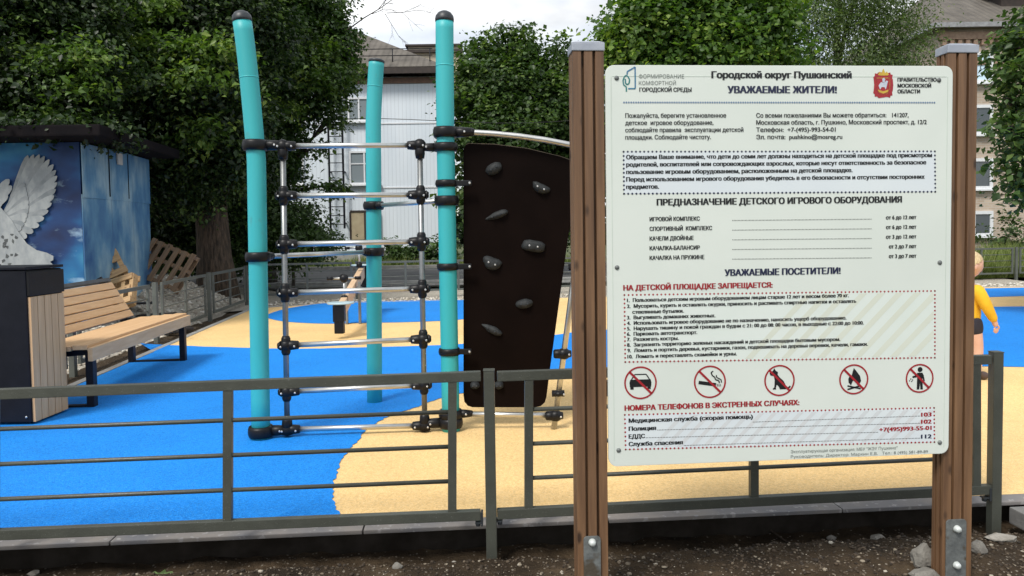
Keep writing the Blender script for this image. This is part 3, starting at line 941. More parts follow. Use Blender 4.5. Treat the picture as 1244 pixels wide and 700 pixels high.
f.prism([Vector((gl - 0.3, GY - 0.5, zb)), Vector((rx1, GY - 0.5, zb)), Vector((rx1, GY - 0.5, zb)) + gdir * (gside + 0.55), Vector((gl - 0.3, GY + gside + 0.3, zb))], (0, 0, 0.13))
f.build('roof', M['roof_black'], root, bevel=0.02)
# the dove: thin painted plates on the front wall, laid feather by feather
dv_y = GY - 0.022
def D(px, py): 
    q = at(px, py, dv_y)
    return Vector((q.x, dv_y, q.z))
dz_ = [0.0]
def feather(b, root_px, tip_px, wid, off):
    a, t = D(*root_px), D(*tip_px)
    d = t - a; L = d.length; d.normalize()
    nrm = Vector((0, -1, 0)).cross(d)
    prof = [(0.0, 0.30), (0.25, 0.42), (0.6, 0.5), (0.85, 0.46), (0.95, 0.32), (1.0, 0.08)]
    pts = [a + d * (L * u) + nrm * (wid * v) for u, v in prof] + [a + d * (L * u) - nrm * (wid * v) for u, v in prof[::-1]]
    off_v = Vector((0, -off, 0))
    b.prism([p + off_v for p in pts], (0, -0.0008, 0))
wing = MB(); wing2 = MB(); shade = MB()
tips = [(34, 189), (41, 188), (48, 188), (54, 190), (60, 194), (65, 200), (68, 207), (69.5, 214), (69.5, 222), (68, 230), (66, 238), (63, 247), (59, 256), (54, 265), (48, 274), (41, 282), (33, 289), (26, 291)]
for i, tp in enumerate(tips):
    t = i / (len(tips) - 1)
    rt = (8 + 6 * math.sin(3.14 * t), 262 + 12 * t)
    feather(wing if i % 3 else wing2, rt, tp, 0.085, 0.002 + 0.0004 * i)
for i in range(11):
    t = i / 10
    rt = (4, 264 + 8 * t)
    tp = (30 + 10 * math.sin(t * 2.6) - 8 * t, 222 + 56 * t)
    feather(wing if i % 3 else wing2, rt, tp, 0.085, 0.011 + 0.0004 * i)
body = [(-40, 262), (-20, 250), (2, 252), (16, 268), (24, 282), (34, 296), (46, 304), (58, 307), (66, 311), (66, 316), (62, 318), (66, 322), (64, 328), (40, 330), (0, 332), (-40, 334)]
bd = MB(); bd.prism([D(*p) + Vector((0, -0.0185, 0)) for p in body], (0, -0.003, 0))
wl_ = MB()
for i, tp in enumerate([(12, 218), (15, 226), (10, 236), (2, 244)]):
    feather(wl_, (-26 + 4 * i, 262), tp, 0.10, 0.0125 + 0.0005 * i)
d1 = wing.build('painted_dove', M['dove'], root)
wing2.build('feather_row', M['dove_grey'], d1)
wl_.build('far_wing', M['dove'], d1)
bd.build('dove_body', M['dove'], d1)
for i in range(16):
    cx, cy = random.uniform(-4, 22), random.uniform(284, 324)
    shade.prism([D(cx + random.uniform(1, 3.5) * math.cos(a_), cy + random.uniform(1, 3.5) * math.sin(a_)) + Vector((0, -0.022, 0)) for a_ in np.linspace(0, 5.5, 6)], (0, -0.001, 0))
shade.build('dove_marking', M['dove_dark'], d1)  # dark speckles of the mural paint

# ------------------------------------------------------------------ trees
def np_mesh(name, co, faces_idx, nper, tint=None):
    me = bpy.data.meshes.new(name)
    nv, nf = len(co), len(faces_idx)
    me.vertices.add(nv)
    me.vertices.foreach_set('co', co.astype(np.float32).ravel())
    me.loops.add(nf * nper)
    me.loops.foreach_set('vertex_index', faces_idx.astype(np.int32).ravel())
    me.polygons.add(nf)
    me.polygons.foreach_set('loop_start', np.arange(0, nf * nper, nper, dtype=np.int32))
    if tint is not None:
        a = me.attributes.new('tint', 'FLOAT', 'FACE')
        a.data.foreach_set('value', tint.astype(np.float32))
    me.update(calc_edges=True)
    return me

def leaves(centres, normals, dirs, size, width=0.62, fold=0.25, tint=None):
    """centres (n,3); each leaf is a folded kite of two pairs of triangles"""
    n = len(centres)
    nz = normals / np.linalg.norm(normals, axis=1, keepdims=True)
    d = dirs - nz * np.sum(dirs * nz, axis=1, keepdims=True)
    d /= np.linalg.norm(d, axis=1, keepdims=True) + 1e-9
    s = np.cross(nz, d)
    L = size[:, None]
    base = centres - d * L * 0.5
    tip = centres + d * L * 0.5 - nz * L * 0.12
    midl = centres - d * L * 0.05 + s * L * width * 0.5 + nz * L * fold * 0.4
    midr = centres - d * L * 0.05 - s * L * width * 0.5 + nz * L * fold * 0.4
    co = np.stack([base, midr, tip, midl], axis=1).reshape(-1, 3)
    i = np.arange(n) * 4
    f = np.stack([np.stack([i, i + 1, i + 2], 1), np.stack([i, i + 2, i + 3], 1)], 1).reshape(-1, 3)
    t = np.repeat(tint, 2) if tint is not None else None
    return co, f, t

def sph(n):
    v = rng.normal(size=(n, 3))
    return v / np.linalg.norm(v, axis=1, keepdims=True)

def crown_points(clumps, n, spray_r=0.32, per=26, shell=0.55, flat=0.55, droop=0.0):
    vol = np.array([c[1][0] * c[1][1] * c[1][2] for c in clumps]) ** 0.75
    cnt = np.maximum(1, (n / per * vol / vol.sum()).astype(int))
    P, Nn, T = [], [], []
    for (c, r), k in zip(clumps, cnt):
        u = sph(k) * (shell + (1 - shell) * rng.random((k, 1))) ** 1.0
        u *= (1 + 0.18 * rng.normal(size=(k, 1)))
        sp = np.array(c) + u * np.array(r)
        tb = rng.random(k)
        for j in range(k):
            m = max(4, int(per * rng.uniform(0.5, 1.5)))
            out = u[j] / (np.linalg.norm(u[j]) + 1e-6)
            off = rng.normal(size=(m, 3)) * spray_r * np.array([0.6, 0.6, 0.6 * flat])
            along = rng.random((m, 1)) * spray_r * 1.2
            off = off + along * (out * np.array([1, 1, 0.4]) + np.array([0, 0, -0.25 - droop]))
            P.append(sp[j] + off)
            Nn.append(np.array([0, 0, 0.75]) + out * 0.45 + rng.normal(size=(m, 3)) * 0.45)
            T.append(np.clip(tb[j] ** 2.2 * 0.8 + rng.normal(size=m) * 0.10 + 0.14, 0, 1))
    return np.concatenate(P), np.concatenate(Nn), np.concatenate(T)

def make_tree(name, label, base, trunk_top, trunk_r, clumps, n, leaf, mat, bark, cat='tree', group=None, width=0.62, spray=0.32, per=26, flat=0.55, droop=0.0, shell=0.55, limbs=True, leafjit=0.35, lit_sprays=None):
    root = empty(name, base, label, cat, group)
    base = Vector(base); tt = Vector(trunk_top)
    b = MB()
    if limbs:
        pts = []
        for i in range(9):
            t = i / 8
            w = noise.noise_vector(Vector((base.x + t * 2.1, base.y, t * 3))) * 0.12 * (1 if 0 < i else 0)
            q = base.lerp(tt, t) + Vector((w.x, w.y, 0)) * trunk_r * 4
            pts.append(q - Vector((0, 0, 0.25 if i == 0 else 0)))
        b.tube(pts, [trunk_r * (1.35 if i == 0 else 1.05 - 0.62 * i / 8) for i in range(9)], 14)
        tr = b.build('trunk', bark, root)
        for c, r in clumps:
            c = Vector(c)
            s = min(1, max(0.25, (c.z - base.z) / max(0.1, (tt.z - base.z)) - 0.28))
            st = base.lerp(tt, s)
            mid = st.lerp(c, 0.5) + Vector((random.uniform(-.15, .15), random.uniform(-.15, .15), 0.15))
            lb = MB()
            lb.tube([st, st.lerp(mid, 0.5) + Vector((0, 0, .06)), mid, mid.lerp(c, 0.6), c], [trunk_r * .42, trunk_r * .34, trunk_r * .24, trunk_r * .15, trunk_r * .06], 8)
            for q in range(5):
                e = c + Vector((random.uniform(-1, 1) * r[0], random.uniform(-1, 1) * r[1], random.uniform(-.8, .8) * r[2])) * 0.75
                lb.tube([mid.lerp(c, 0.55), mid.lerp(c, 0.6).lerp(e, 0.5) + Vector((0, 0, .05)), e], [trunk_r * .14, trunk_r * .09, trunk_r * .03], 6)
            lb.build('limb', bark, tr)
    P, Nn, T = crown_points(clumps, n, spray, per, shell, flat, droop)
    size = leaf * (1 + leafjit * rng.normal(size=len(P))).clip(0.4, 1.8)
    dirs = rng.normal(size=(len(P), 3)) + np.array([0, 0, -0.6 - droop * 2])
    co, fi, t = leaves(P, Nn, dirs, size, width, tint=T)
    me = np_mesh('crown', co, fi, 3, t)
    link_mesh('crown', me, mat, root)
    if lit_sprays:                                   # paler leaves that paint bright lit sprays into the crown
        yc, yn = lit_sprays
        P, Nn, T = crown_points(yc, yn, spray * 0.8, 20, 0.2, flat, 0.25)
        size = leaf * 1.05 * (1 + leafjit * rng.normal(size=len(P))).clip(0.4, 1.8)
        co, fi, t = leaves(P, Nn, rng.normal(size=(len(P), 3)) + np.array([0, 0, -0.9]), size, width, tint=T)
        link_mesh('lit_foliage', np_mesh('lit_foliage', co, fi, 3, t), M['leaf_lit'], root)
    return root

def V3(px, py, Y): return tuple(at(px, py, Y))
def C_(px, py, Y, rx, rz, ry=None):          # crown clump by pixel centre and pixel radii
    s = Y / FPX
    return (V3(px, py, Y), (rx * s, (ry if ry is not None else rx * s), rz * s))

trees_group = 'trees around the playground'
# big linden at the left, trunk behind the pallets
tb = at(266, 334, 13.6); 
make_tree('linden_tree', 'huge dark linden left of the climbing poles, brown trunk behind the pallets', (tb.x, tb.y, 0.0), (tb.x - 0.3, tb.y + 0.3, 6.5), 0.31,
          [C_(190, 60, 13.0, 85, 75, 1.3), C_(245, 150, 12.6, 62, 62, 1.1), C_(275, 40, 13.4, 70, 70, 1.2), C_(120, 20, 13.6, 80, 60, 1.3), C_(190, 175, 12.4, 45, 45, .7), C_(200, -80, 13.5, 140, 70, 2), C_(290, 195, 13.2, 38, 38, .6), C_(225, 95, 11.4, 50, 40, .5), C_(218, 215, 12.8, 44, 46, .8), C_(165, 200, 12.6, 30, 24, .5)],
          130000, 0.085, M['leaf_dark'], M['bark'], group=trees_group, spray=0.26, lit_sprays=([C_(190, 62, 11.5, 30, 16, .3), C_(232, 60, 11.2, 26, 14, .3), C_(270, 62, 11.3, 26, 14, .3), C_(190, 4, 11.8, 20, 10, .3), C_(205, 92, 11.2, 26, 10, .3), C_(250, 150, 11.5, 18, 8, .2), C_(248, 90, 11.0, 20, 14, .2), C_(160, 30, 11.8, 18, 10, .3), C_(290, 110, 11.8, 14, 10, .2), C_(235, 165, 11.6, 14, 8, .2)], 5600))
make_tree('maple_tree', 'maple over the garage roof, pale leaf sprays at the far left', (-9.2, 12.2, 0), (-8.2, 11.8, 5.0), 0.2,
          [C_(20, 60, 10.2, 75, 55, .9), C_(75, 110, 9.6, 42, 34, .5), C_(110, 75, 9.8, 32, 30, .45), C_(-40, 120, 10.2, 90, 30, .8), C_(40, 5, 10.5, 90, 50, 1), C_(-90, 20, 11, 120, 90, 1.5), C_(60, 140, 10.6, 70, 14, .6), C_(50, 148, 8.9, 80, 6, .25), C_(140, 164, 9.3, 22, 7, .3)],
          100000, 0.068, M['leaf_dark'], M['bark_dark'], group=trees_group, width=0.7, spray=0.2, lit_sprays=([C_(105, 62, 9.4, 18, 10, .25), C_(88, 78, 9.4, 16, 10, .25), C_(118, 72, 9.3, 10, 12, .2), C_(98, 105, 9.3, 16, 12, .25), C_(60, 70, 9.5, 18, 10, .25), C_(66, 134, 9.2, 12, 10, .2), C_(20, 60, 9.6, 14, 8, .2)], 2000))
make_tree('lime_tree', 'dark leafy tree between the left teal pole and the white house', (-6.1, 18.4, 0), (-5.9, 18.0, 7.6), 0.2,
          [C_(340, 60, 17, 52, 60, 1.4), C_(374, 104, 16.5, 42, 36, 1.0), C_(328, 160, 16.5, 32, 44, 1.0), C_(398, 52, 17.4, 30, 36, .9), C_(310, 10, 17, 65, 50, 1.5), C_(345, 207, 16.6, 18, 7, .3), C_(398, 146, 16.6, 20, 9, .3), C_(392, 227, 16.4, 26, 5, .25), C_(320, 220, 16.8, 26, 32, .8), C_(380, 8, 17.5, 34, 36, 1.0), C_(425, 85, 16.8, 12, 10, .3), C_(380, 178, 16.5, 12, 6, .2)],
          72000, 0.095, M['leaf_lime'], M['bark_dark'], group=trees_group, spray=0.22, lit_sprays=([C_(375, 95, 15.6, 26, 14, .4), C_(340, 130, 15.4, 22, 12, .3), C_(395, 60, 16.4, 16, 12, .3), C_(350, 60, 15.8, 22, 12, .3)], 1800))
make_tree('ash_tree', 'shaded tree mass behind the garage and linden', (-9.5, 19.0, 0), (-9.3, 19, 7), 0.25,
          [C_(170, 100, 19, 130, 90, 1.4), C_(220, 200, 18.5, 80, 80, 1.2), C_(60, 60, 19.5, 120, 90, 1.5), C_(270, 240, 18, 40, 55, 1.0), C_(250, 40, 19, 90, 90, 1.5), C_(60, 220, 19, 110, 90, 1.5), C_(230, 290, 18, 60, 50, .8), C_(160, 290, 18.2, 60, 50, .8), C_(300, 285, 18.2, 30, 40, .7), C_(290, 210, 18.2, 26, 60, .7)],
          60000, 0.16, M['leaf_dark'], M['bark_dark'], group=trees_group)
make_tree('bush', 'leafy green bush at the foot of the linden, left of the climbing ladder', (at(355, 300, 15.5).x, 15.5, 0), (at(355, 300, 15.5).x, 15.5, 1), 0.04,
          [C_(345, 270, 15.5, 40, 26, .6), C_(365, 295, 15.2, 36, 24, .6), C_(320, 290, 15.4, 36, 34, .6), C_(300, 250, 15.8, 22, 30, .5)], 22000, 0.075, M['leaf_bush'], M['bark_dark'], cat='bush', spray=.22)
make_tree('bush', 'dark shrub in the shade behind the weathered pallet', (at(215, 300, 14.8).x, 14.8, 0), (at(215, 300, 14.8).x, 14.8, 1.2), 0.05, [C_(195, 270, 14.8, 34, 44, .5), C_(232, 285, 14.8, 32, 40, .5), C_(215, 240, 15, 40, 40, .5)], 20000, 0.09, M['leaf_dark'], M['bark_dark'], cat='bush', spray=.22)
make_tree('maple_tree', 'round maple behind the black climbing panel', (0.4, 21.5, 0), (0.4, 21.2, 4.6), 0.16,
          [C_(588, 118, 20.5, 38, 48, 1.2), C_(632, 112, 20.5, 34, 44, 1.2), C_(615, 165, 20, 60, 45, 1.3), C_(684, 138, 20.5, 32, 44, 1.1), C_(612, 76, 20.6, 18, 20, .5), C_(640, 74, 20.6, 16, 20, .5), C_(679, 86, 20.6, 10, 22, .4), C_(578, 62, 20.5, 7, 14, .3), C_(594, 58, 20.5, 6, 16, .3), C_(612, 50, 20.5, 7, 16, .3), C_(627, 46, 20.5, 6, 18, .3), C_(641, 50, 20.5, 6, 16, .3), C_(679, 58, 20.5, 6, 18, .3), C_(690, 72, 20.5, 6, 14, .3), C_(640, 235, 20.4, 70, 60, 1.3), C_(715, 180, 20.6, 30, 60, 1)],
          70000, 0.115, M['leaf_maple'], M['bark_dark'], group=trees_group, width=0.8)
make_tree('maple_tree', 'bright green maple above the left half of the sign', (4.0, 17.0, 0), (4.0, 16.8, 6.4), 0.18,
          [C_(785, 45, 16, 42, 50, 1.0), C_(840, 20, 16.2, 48, 52, 1.2), C_(905, 25, 16, 46, 48, 1.1), C_(870, 70, 15.6, 55, 36, 1.0), C_(790, 100, 16, 45, 36, 1), C_(850, -60, 16.5, 90, 60, 1.6), C_(935, 70, 15.8, 26, 26, .6), C_(755, 60, 16, 16, 22, .4)],
          80000, 0.105, M['leaf_fresh'], M['bark_dark'], group=trees_group, width=0.85, lit_sprays=([C_(775, 22, 15.2, 26, 22, .4), C_(770, 50, 15.2, 14, 14, .3), C_(930, 18, 15.2, 18, 20, .4), C_(946, 62, 15.0, 12, 10, .3), C_(860, 15, 15.3, 20, 14, .3)], 3000))
make_tree('birch_tree', 'weeping grey green birch above the right half of the sign', (9.2, 21.2, 0), (9.2, 20.8, 8.5), 0.16,
          [C_(978, 40, 20, 24, 70, .9), C_(1025, 50, 19.6, 34, 60, .9), C_(1075, 40, 19.8, 34, 70, .9), C_(1104, 70, 19.6, 16, 50, .6), C_(1040, -40, 20.2, 80, 60, 1.6), C_(1000, 120, 20, 40, 50, 1), C_(1085, 120, 20, 34, 50, 1)],
          62000, 0.072, M['leaf_birch'], M['bark_dark'], group=trees_group, droop=0.9, spray=0.42, per=34, width=0.5)
make_tree('chestnut_tree', 'dark tree at the right edge, its boughs over the brick house', (8.6, 10.4, 0), (8.0, 10.0, 4.6), 0.2,
          [C_(1258, 40, 9.4, 20, 36, .5), C_(1250, 100, 9.2, 18, 24, .35), C_(1250, 160, 9.2, 20, 26, .4), C_(1258, 215, 9.2, 18, 38, .4), C_(1222, 122, 9.3, 10, 6, .2), C_(1212, 152, 9.2, 16, 5, .2), C_(1226, 86, 9.3, 14, 7, .3), C_(1232, 56, 9.4, 14, 10, .3), C_(1234, 190, 9.3, 12, 8, .2), C_(1240, 236, 9.3, 8, 6, .2), C_(1310, 120, 9.6, 46, 120, 1.0)],
          14000, 0.082, M['leaf_maple'], M['bark_dark'], group=trees_group, width=0.75, spray=0.18, per=16)
for i, (px, Y, h, r, lab) in enumerate([(475, 26.6, 0.9, 0.5, 'small clipped bush against the white house, beside the middle teal pole'), (500, 26.4, 0.7, 0.45, 'low bush against the white house, second from the middle pole'), (534, 26.2, 1.0, 0.6, 'bush against the white house, just left of the right teal pole'), (1222, 23.5, 1.5, 0.8, 'wild bush against the brick house near the basement window')]):
    gx = at(px, 300, Y).x
    make_tree('bush', lab, (gx, Y, 0), (gx, Y, h * .5), 0.02, [((gx, Y, h * .55), (r, r * .8, h * .5)), ((gx + .25 * r, Y - .1, h * .4), (r * .8, r * .7, h * .4))], 1400, 0.12, M['leaf_bush'], M['bark_dark'], cat='bush', spray=.2)

# dead bough over the house
root = empty('dead_branch', at(428, 32, 16.5), 'bare grey branches against the white sky, over the house roof', 'branch')
def twigs(b, p, d, L, r, depth):
    q = p + d * L
    midp = p.lerp(q, 0.5) + Vector((random.uniform(-1, 1), random.uniform(-.5, .5), random.uniform(-1, 1))) * L * 0.06
    b.tube([p, midp, q], [r, r * .8, r * .5], 5)
    if depth > 0:
        for kx in range(3 if depth > 1 else 3):
            t = random.uniform(0.35, 1.0)
            s = p.lerp(q, t)
            nd = (d + Vector((random.uniform(-.6, .8), random.uniform(-.5, .5), random.uniform(-.7, .7)))).normalized()
            twigs(b, s, nd, L * random.uniform(.45, .7), r * .55, depth - 1)
b = MB()
twigs(b, at(420, 38, 16.5), Vector((0.86, -0.1, 0.50)).normalized(), 0.95, 0.017, 3)
twigs(b, at(470, 16, 16.4), Vector((0.98, -0.1, 0.05)).normalized(), 0.7, 0.009, 2)
twigs(b, at(468, 17, 16.5), Vector((0.5, 0, -0.85)).normalized(), 0.6, 0.007, 2)
b.build('bough', M['bark_dark'], root)

# far woods closing the horizon
b_cl = [((x_, 62 + random.uniform(-5, 5), 3.2 + random.uniform(-.5, .8)), (6, 4, 4.2)) for x_ in np.linspace(-60, 60, 22)]
P, Nn, T = crown_points(b_cl, 26000, 1.0, 20, 0.6)
co, fi, t = leaves(P, Nn, rng.normal(size=(len(P), 3)), 0.7 * (1 + 0.3 * rng.normal(size=len(P))).clip(.4, 1.7), 0.8, tint=T)
tag(link_mesh('far_woods', np_mesh('far_woods', co, fi, 3, t), M['leaf_dark']), kind='stuff', label='dark woods far behind the houses')

# grass at the right behind the back fence and weeds by the road
def grass(name, label, area, n, h, mat, zf=lambda x, y: 0.0):
    x = rng.uniform(area[0], area[1], n); y = rng.uniform(area[2], area[3], n)
    if name == 'grass': y = np.maximum(y, 13.35 + 0.19 * (x + 4.6))
    z = np.array([zf(a, b_) for a, b_ in zip(x, y)])
    hh = h * rng.uniform(.4, 1.3, n) * (0.7 + 0.5 * np.sin(x * 2.1) * np.sin(y * 1.7))
    ang = rng.uniform(0, 6.28, n); w = 0.012 + 0.01 * rng.random(n)
    lean = rng.normal(size=(n, 2)) * hh[:, None] * 0.35
    b0 = np.stack([x - np.cos(ang) * w, y - np.sin(ang) * w, z], 1)
    b1 = np.stack([x + np.cos(ang) * w, y + np.sin(ang) * w, z], 1)
    t_ = np.stack([x + lean[:, 0], y + lean[:, 1], z + hh], 1)
    co = np.stack([b0, b1, t_], 1).reshape(-1, 3)
    f_ = np.arange(n * 3).reshape(-1, 3)
    tag(link_mesh(name, np_mesh(name, co, f_, 3, rng.random(n)), mat), label, None, kind='stuff')
grass('grass', 'tall wild grass between the back fence and the brick house', (8.6, 19, 15.3, 25.5), 42000, 0.55, M['grass'])
grass('weeds', 'short weeds along the foot of the white house', (-12, 3, 25.0, 28), 9000, 0.35, M['grass'])

# loose gravel
def pebble_mesh(name, pts, sizes, mat, kind='stuff', label=None):
    t = (1 + 5 ** .5) / 2
    ico = np.array([(-1, t, 0), (1, t, 0), (-1, -t, 0), (1, -t, 0), (0, -1, t), (0, 1, t), (0, -1, -t), (0, 1, -t), (t, 0, -1), (t, 0, 1), (-t, 0, -1), (-t, 0, 1)]) / 1.9
    fi = np.array([(0, 11, 5), (0, 5, 1), (0, 1, 7), (0, 7, 10), (0, 10, 11), (1, 5, 9), (5, 11, 4), (11, 10, 2), (10, 7, 6), (7, 1, 8), (3, 9, 4), (3, 4, 2), (3, 2, 6), (3, 6, 8), (3, 8, 9), (4, 9, 5), (2, 4, 11), (6, 2, 10), (8, 6, 7), (9, 8, 1)])
    n = len(pts)
    v = ico[None] * (1 + 0.28 * rng.normal(size=(n, 12, 1))) * sizes[:, None, None] * np.stack([rng.uniform(.7, 1.3, n), rng.uniform(.7, 1.3, n), rng.uniform(.45, .8, n)], 1)[:, None, :]
    a = rng.uniform(0, 6.28, n)
    ca, sa = np.cos(a)[:, None], np.sin(a)[:, None]
    x_ = v[:, :, 0] * ca - v[:, :, 1] * sa; y_ = v[:, :, 0] * sa + v[:, :, 1] * ca
    v = np.stack([x_, y_, v[:, :, 2]], 2) + pts[:, None, :]
    f = (fi[None] + (np.arange(n) * 12)[:, None, None]).reshape(-1, 3)
    me = np_mesh(name, v.reshape(-1, 3), f, 3, np.repeat(rng.random(n), 20))
    return tag(link_mesh(name, me, mat), label, None, kind=kind)

def pebble_mat(name, stops):
    m, n, l, p = new_mat(name)
    a_ = n.new("ShaderNodeAttribute"); a_.attribute_name = 'tint'
    c = ramp(n, l, a_.outputs['Fac'], stops)
    l.new(c, p.inputs['Base Color'])
    p.inputs['Roughness'].default_value = 0.85
    bump(n, l, tex_noise(n, l, coords(n, l), 160, 3), p, 0.5, 0.004)
    return m
M['pebbles'] = pebble_mat('mixed_pebbles', [(0.0, (0.022, 0.015, 0.009)), (0.66, (0.068, 0.047, 0.028)), (0.88, (0.13, 0.10, 0.068)), (0.97, (0.27, 0.23, 0.17)), (1.0, (0.50, 0.46, 0.38))])
M['gravel'] = pebble_mat('limestone_gravel', [(0.0, (0.28, 0.24, 0.19)), (0.5, (0.50, 0.46, 0.38)), (1.0, (0.70, 0.67, 0.60))])
n = 15000
x = rng.uniform(-2.4, 3.2, n); y = rng.uniform(2.2, 2.98, n); y = np.minimum(y, KA + KB * x - 0.10 + 0.06 * rng.random(n))
z = np.array([dirt_z(a, b_) for a, b_ in zip(x, y)])
s = 0.0025 + 0.0060 * rng.random(n) ** 3 + 0.010 * rng.random(n) * (rng.random(n) > 0.985)
pebble_mesh('soil_pebbles', np.stack([x, y, z + s * 0.25], 1), s, M['pebbles'], label='crumbs and small pebbles strewn on the dark soil')
n = 7000
x = rng.uniform(-8.0, -3.9, n); y = rng.uniform(5.5, 13.9, n)
ok_ = (x < EX(y) - 0.10) & (rng.random(n) < np.where(x < LX(y) - 0.1, 1.0, 0.06))
x, y = x[ok_], y[ok_]
z = np.array([gravel_z(a, b_) for a, b_ in zip(x, y)])
s = 0.018 + 0.022 * rng.random(len(x)) ** 2
pebble_mesh('gravel', np.stack([x, y, z + 0.003], 1), s, M['gravel'], label='pale crushed stone on the bank behind the side fence')
n = 2600
x = rng.uniform(-4.2, 10.5, n); y = 12.62 + (x + 3.2) * 0.107 + rng.uniform(0.02, 0.9, n) ** 1.3
pebble_mesh('strip_gravel', np.stack([x, y, np.full(n, -0.008)], 1), 0.014 + 0.02 * rng.random(n) ** 2, M['gravel'], label='pale crushed stone along the back fence')

# ------------------------------------------------------------------ climbing frame
cf = gnd(430, 500)
root = empty('climbing_frame', (-0.9, 4.6, 0), 'climbing frame of three teal poles, steel ladder and black climbing panel', 'climbing frame')
YA, YB, YC = 4.30, 4.42, 5.20
def pole(base_px, bend_px, top_px, Y, rad, dome=1.0):
    b0 = at(base_px[0], base_px[1], Y); b0.z = -0.05
    m_ = at(bend_px[0], bend_px[1], Y)
    t_ = at(top_px[0], top_px[1], Y)
    lower = [b0.lerp(m_, i / 6) for i in range(7)]
    up = []
    d0 = (m_ - b0).normalized(); d1 = (t_ - m_).normalized()
    for i in range(1, 9):
        u = i / 8
        q = m_ + d0 * ((t_ - m_).length * u * (1 - u) * 0.35) + (t_ - m_) * (u)
        up.append(q)
    pts = lower + up
    ps = MB().tube(pts, rad, 28).build('pole', M['teal'], root)
    dirv = (pts[-1] - pts[-2]).normalized()
    MB().lathe(pts[-1], [(rad * 1.04, -0.012), (rad * 1.05, 0.004 * dome), (rad * 0.98, 0.022 * dome), (rad * 0.72, 0.040 * dome), (rad * 0.35, 0.050 * dome), (0.003, 0.052 * dome)], 28, dirv).build('pole_cap', M['cap'], ps)
    f = MB()                                    # faint sleeve joint
    j = pts[-5]
    f.lathe(j, [(rad * 1.012, -0.004), (rad * 1.018, 0.0), (rad * 1.012, 0.004)], 28, (pts[-4] - pts[-6]))
    f.build('sleeve_joint', M['teal'], ps)
    return pts
PA = pole((317, 535), (311.5, 195), (294, 24), YA, 0.053)
PB = pole((548, 528), (541, 160), (540, 24), YB, 0.053)
PC = pole((455, 488), (453.5, 150), (457.5, 74), YC, 0.053, 0.3)
def on_pole(P_, z):
    for a, b_ in zip(P_[:-1], P_[1:]):
        if a.z <= z <= b_.z: return a.lerp(b_, (z - a.z) / (b_.z - a.z))
    return P_[0].copy()
def zat(px, py, Y): return at(px, py, Y).z
def collar(P_, z, toward=None, reach=0.12, h=0.06, rad=0.053, slim=False):
    c = on_pole(P_, max(z, 0.0)); c.z = z
    b = MB()
    ro = rad * (1.35 if not slim else 1.22)
    hh = h / 2
    b.lathe(c, [(rad * 1.0, -hh), (ro * .93, -hh), (ro, -hh * .55), (ro * 1.03, 0), (ro, hh * .55), (ro * .93, hh), (rad * 1.0, hh)], 28)
    if toward is not None:
        d = (Vector(toward) - c); d.z = 0; d.normalize()
        e = c + d * reach
        b.tube([c + d * rad * .9, c + d * (rad + (reach - rad) * .5), e], [hh * 1.05, hh * .98, hh * .80], 14)
        b.ball(e, hh * .80, 14, 8)
    o = b.build('collar', M['black'], root)
    if toward is not None:
        fb = MB()
        side = Vector((0, -1, 0))
        p_ = c + d * (rad + (reach - rad) * .6) + side * hh * 0.86
        fb.lathe(p_, [(0.006, -0.004), (0.007, 0.002), (0.004, 0.005)], 10, side)
        fb.build('bolt', M['bolt'], o)
    return o
# ladder between A and B
UL0, UL1 = at(343.5, 176, YA + .02), at(349, 525, YA + .02)
UR0, UR1 = at(510, 177, YB - .02), at(516, 516, YB - .02)
zl = [zat(343, y, YA) for y in (177, 237.5, 297, 356, 420.5, 477, 523)]
zr_ = [zat(512, y, YB) for y in (177, 237, 293.5, 350.5, 411.5, 467, 516)]
def along(p0, p1, z): return p0.lerp(p1, (z - p0.z) / (p1.z - p0.z))
for a, b_ in ((UL0, UL1), (UR0, UR1)):
    MB().tube([a, b_], 0.0165, 16).build('upright', M['steel_dark'], root)
for i, (z1_, z2_) in enumerate(zip(zl, zr_)):
    a, b_ = along(UL0, UL1, z1_), along(UR0, UR1, z2_)
    d = (b_ - a).normalized()
    MB().tube([a, b_], 0.0155, 16).build('rung', M['steel'], root)
    for p_, s_, U in ((a, 1, (UL0, UL1)), (b_, -1, (UR0, UR1))):
        b = MB()
        r = 0.031
        ud = (U[0] - U[1]).normalized()
        b.ball(p_, (r * 1.2, r * 1.1, r * 1.25), 18, 12)
        dd = d * s_
        b.tube([p_, p_ + dd * 0.035, p_ + dd * 0.070, p_ + dd * 0.074], [r * .92, r * .92, r * .80, r * .66], 16)
        if i == 0:
            b.tube([p_ + ud * 0.028, p_ - ud * 0.05, p_ - ud * 0.078], [r * .9, r * .95, r * .82], 16)
        elif i == 6:
            b.tube([p_ - ud * 0.028, p_ + ud * 0.05, p_ + ud * 0.075], [r * 1.1, r * .95, r * .78], 16)
        else:
            b.tube([p_ - ud * 0.055, p_ - ud * 0.04, p_ + ud * 0.04, p_ + ud * 0.055], [r * .66, r * .86, r * .86, r * .66], 16)
            b.tube([p_ - dd * 0.03, p_ - dd * 0.048], [r * .95, r * .5], 14)
        cn = b.build('connector', M['black'], root)
        for q in (p_ + dd * 0.055 + Vector((0, -r * .86, -0.004)), p_ - dd * 0.022 + Vector((0, -r * 1.0, -0.004))):
            MB().lathe(q, [(0.0055, -0.006), (0.0065, 0.002), (0.004, 0.005)], 10, (0, -1, 0)).build('bolt', M['bolt'], cn)
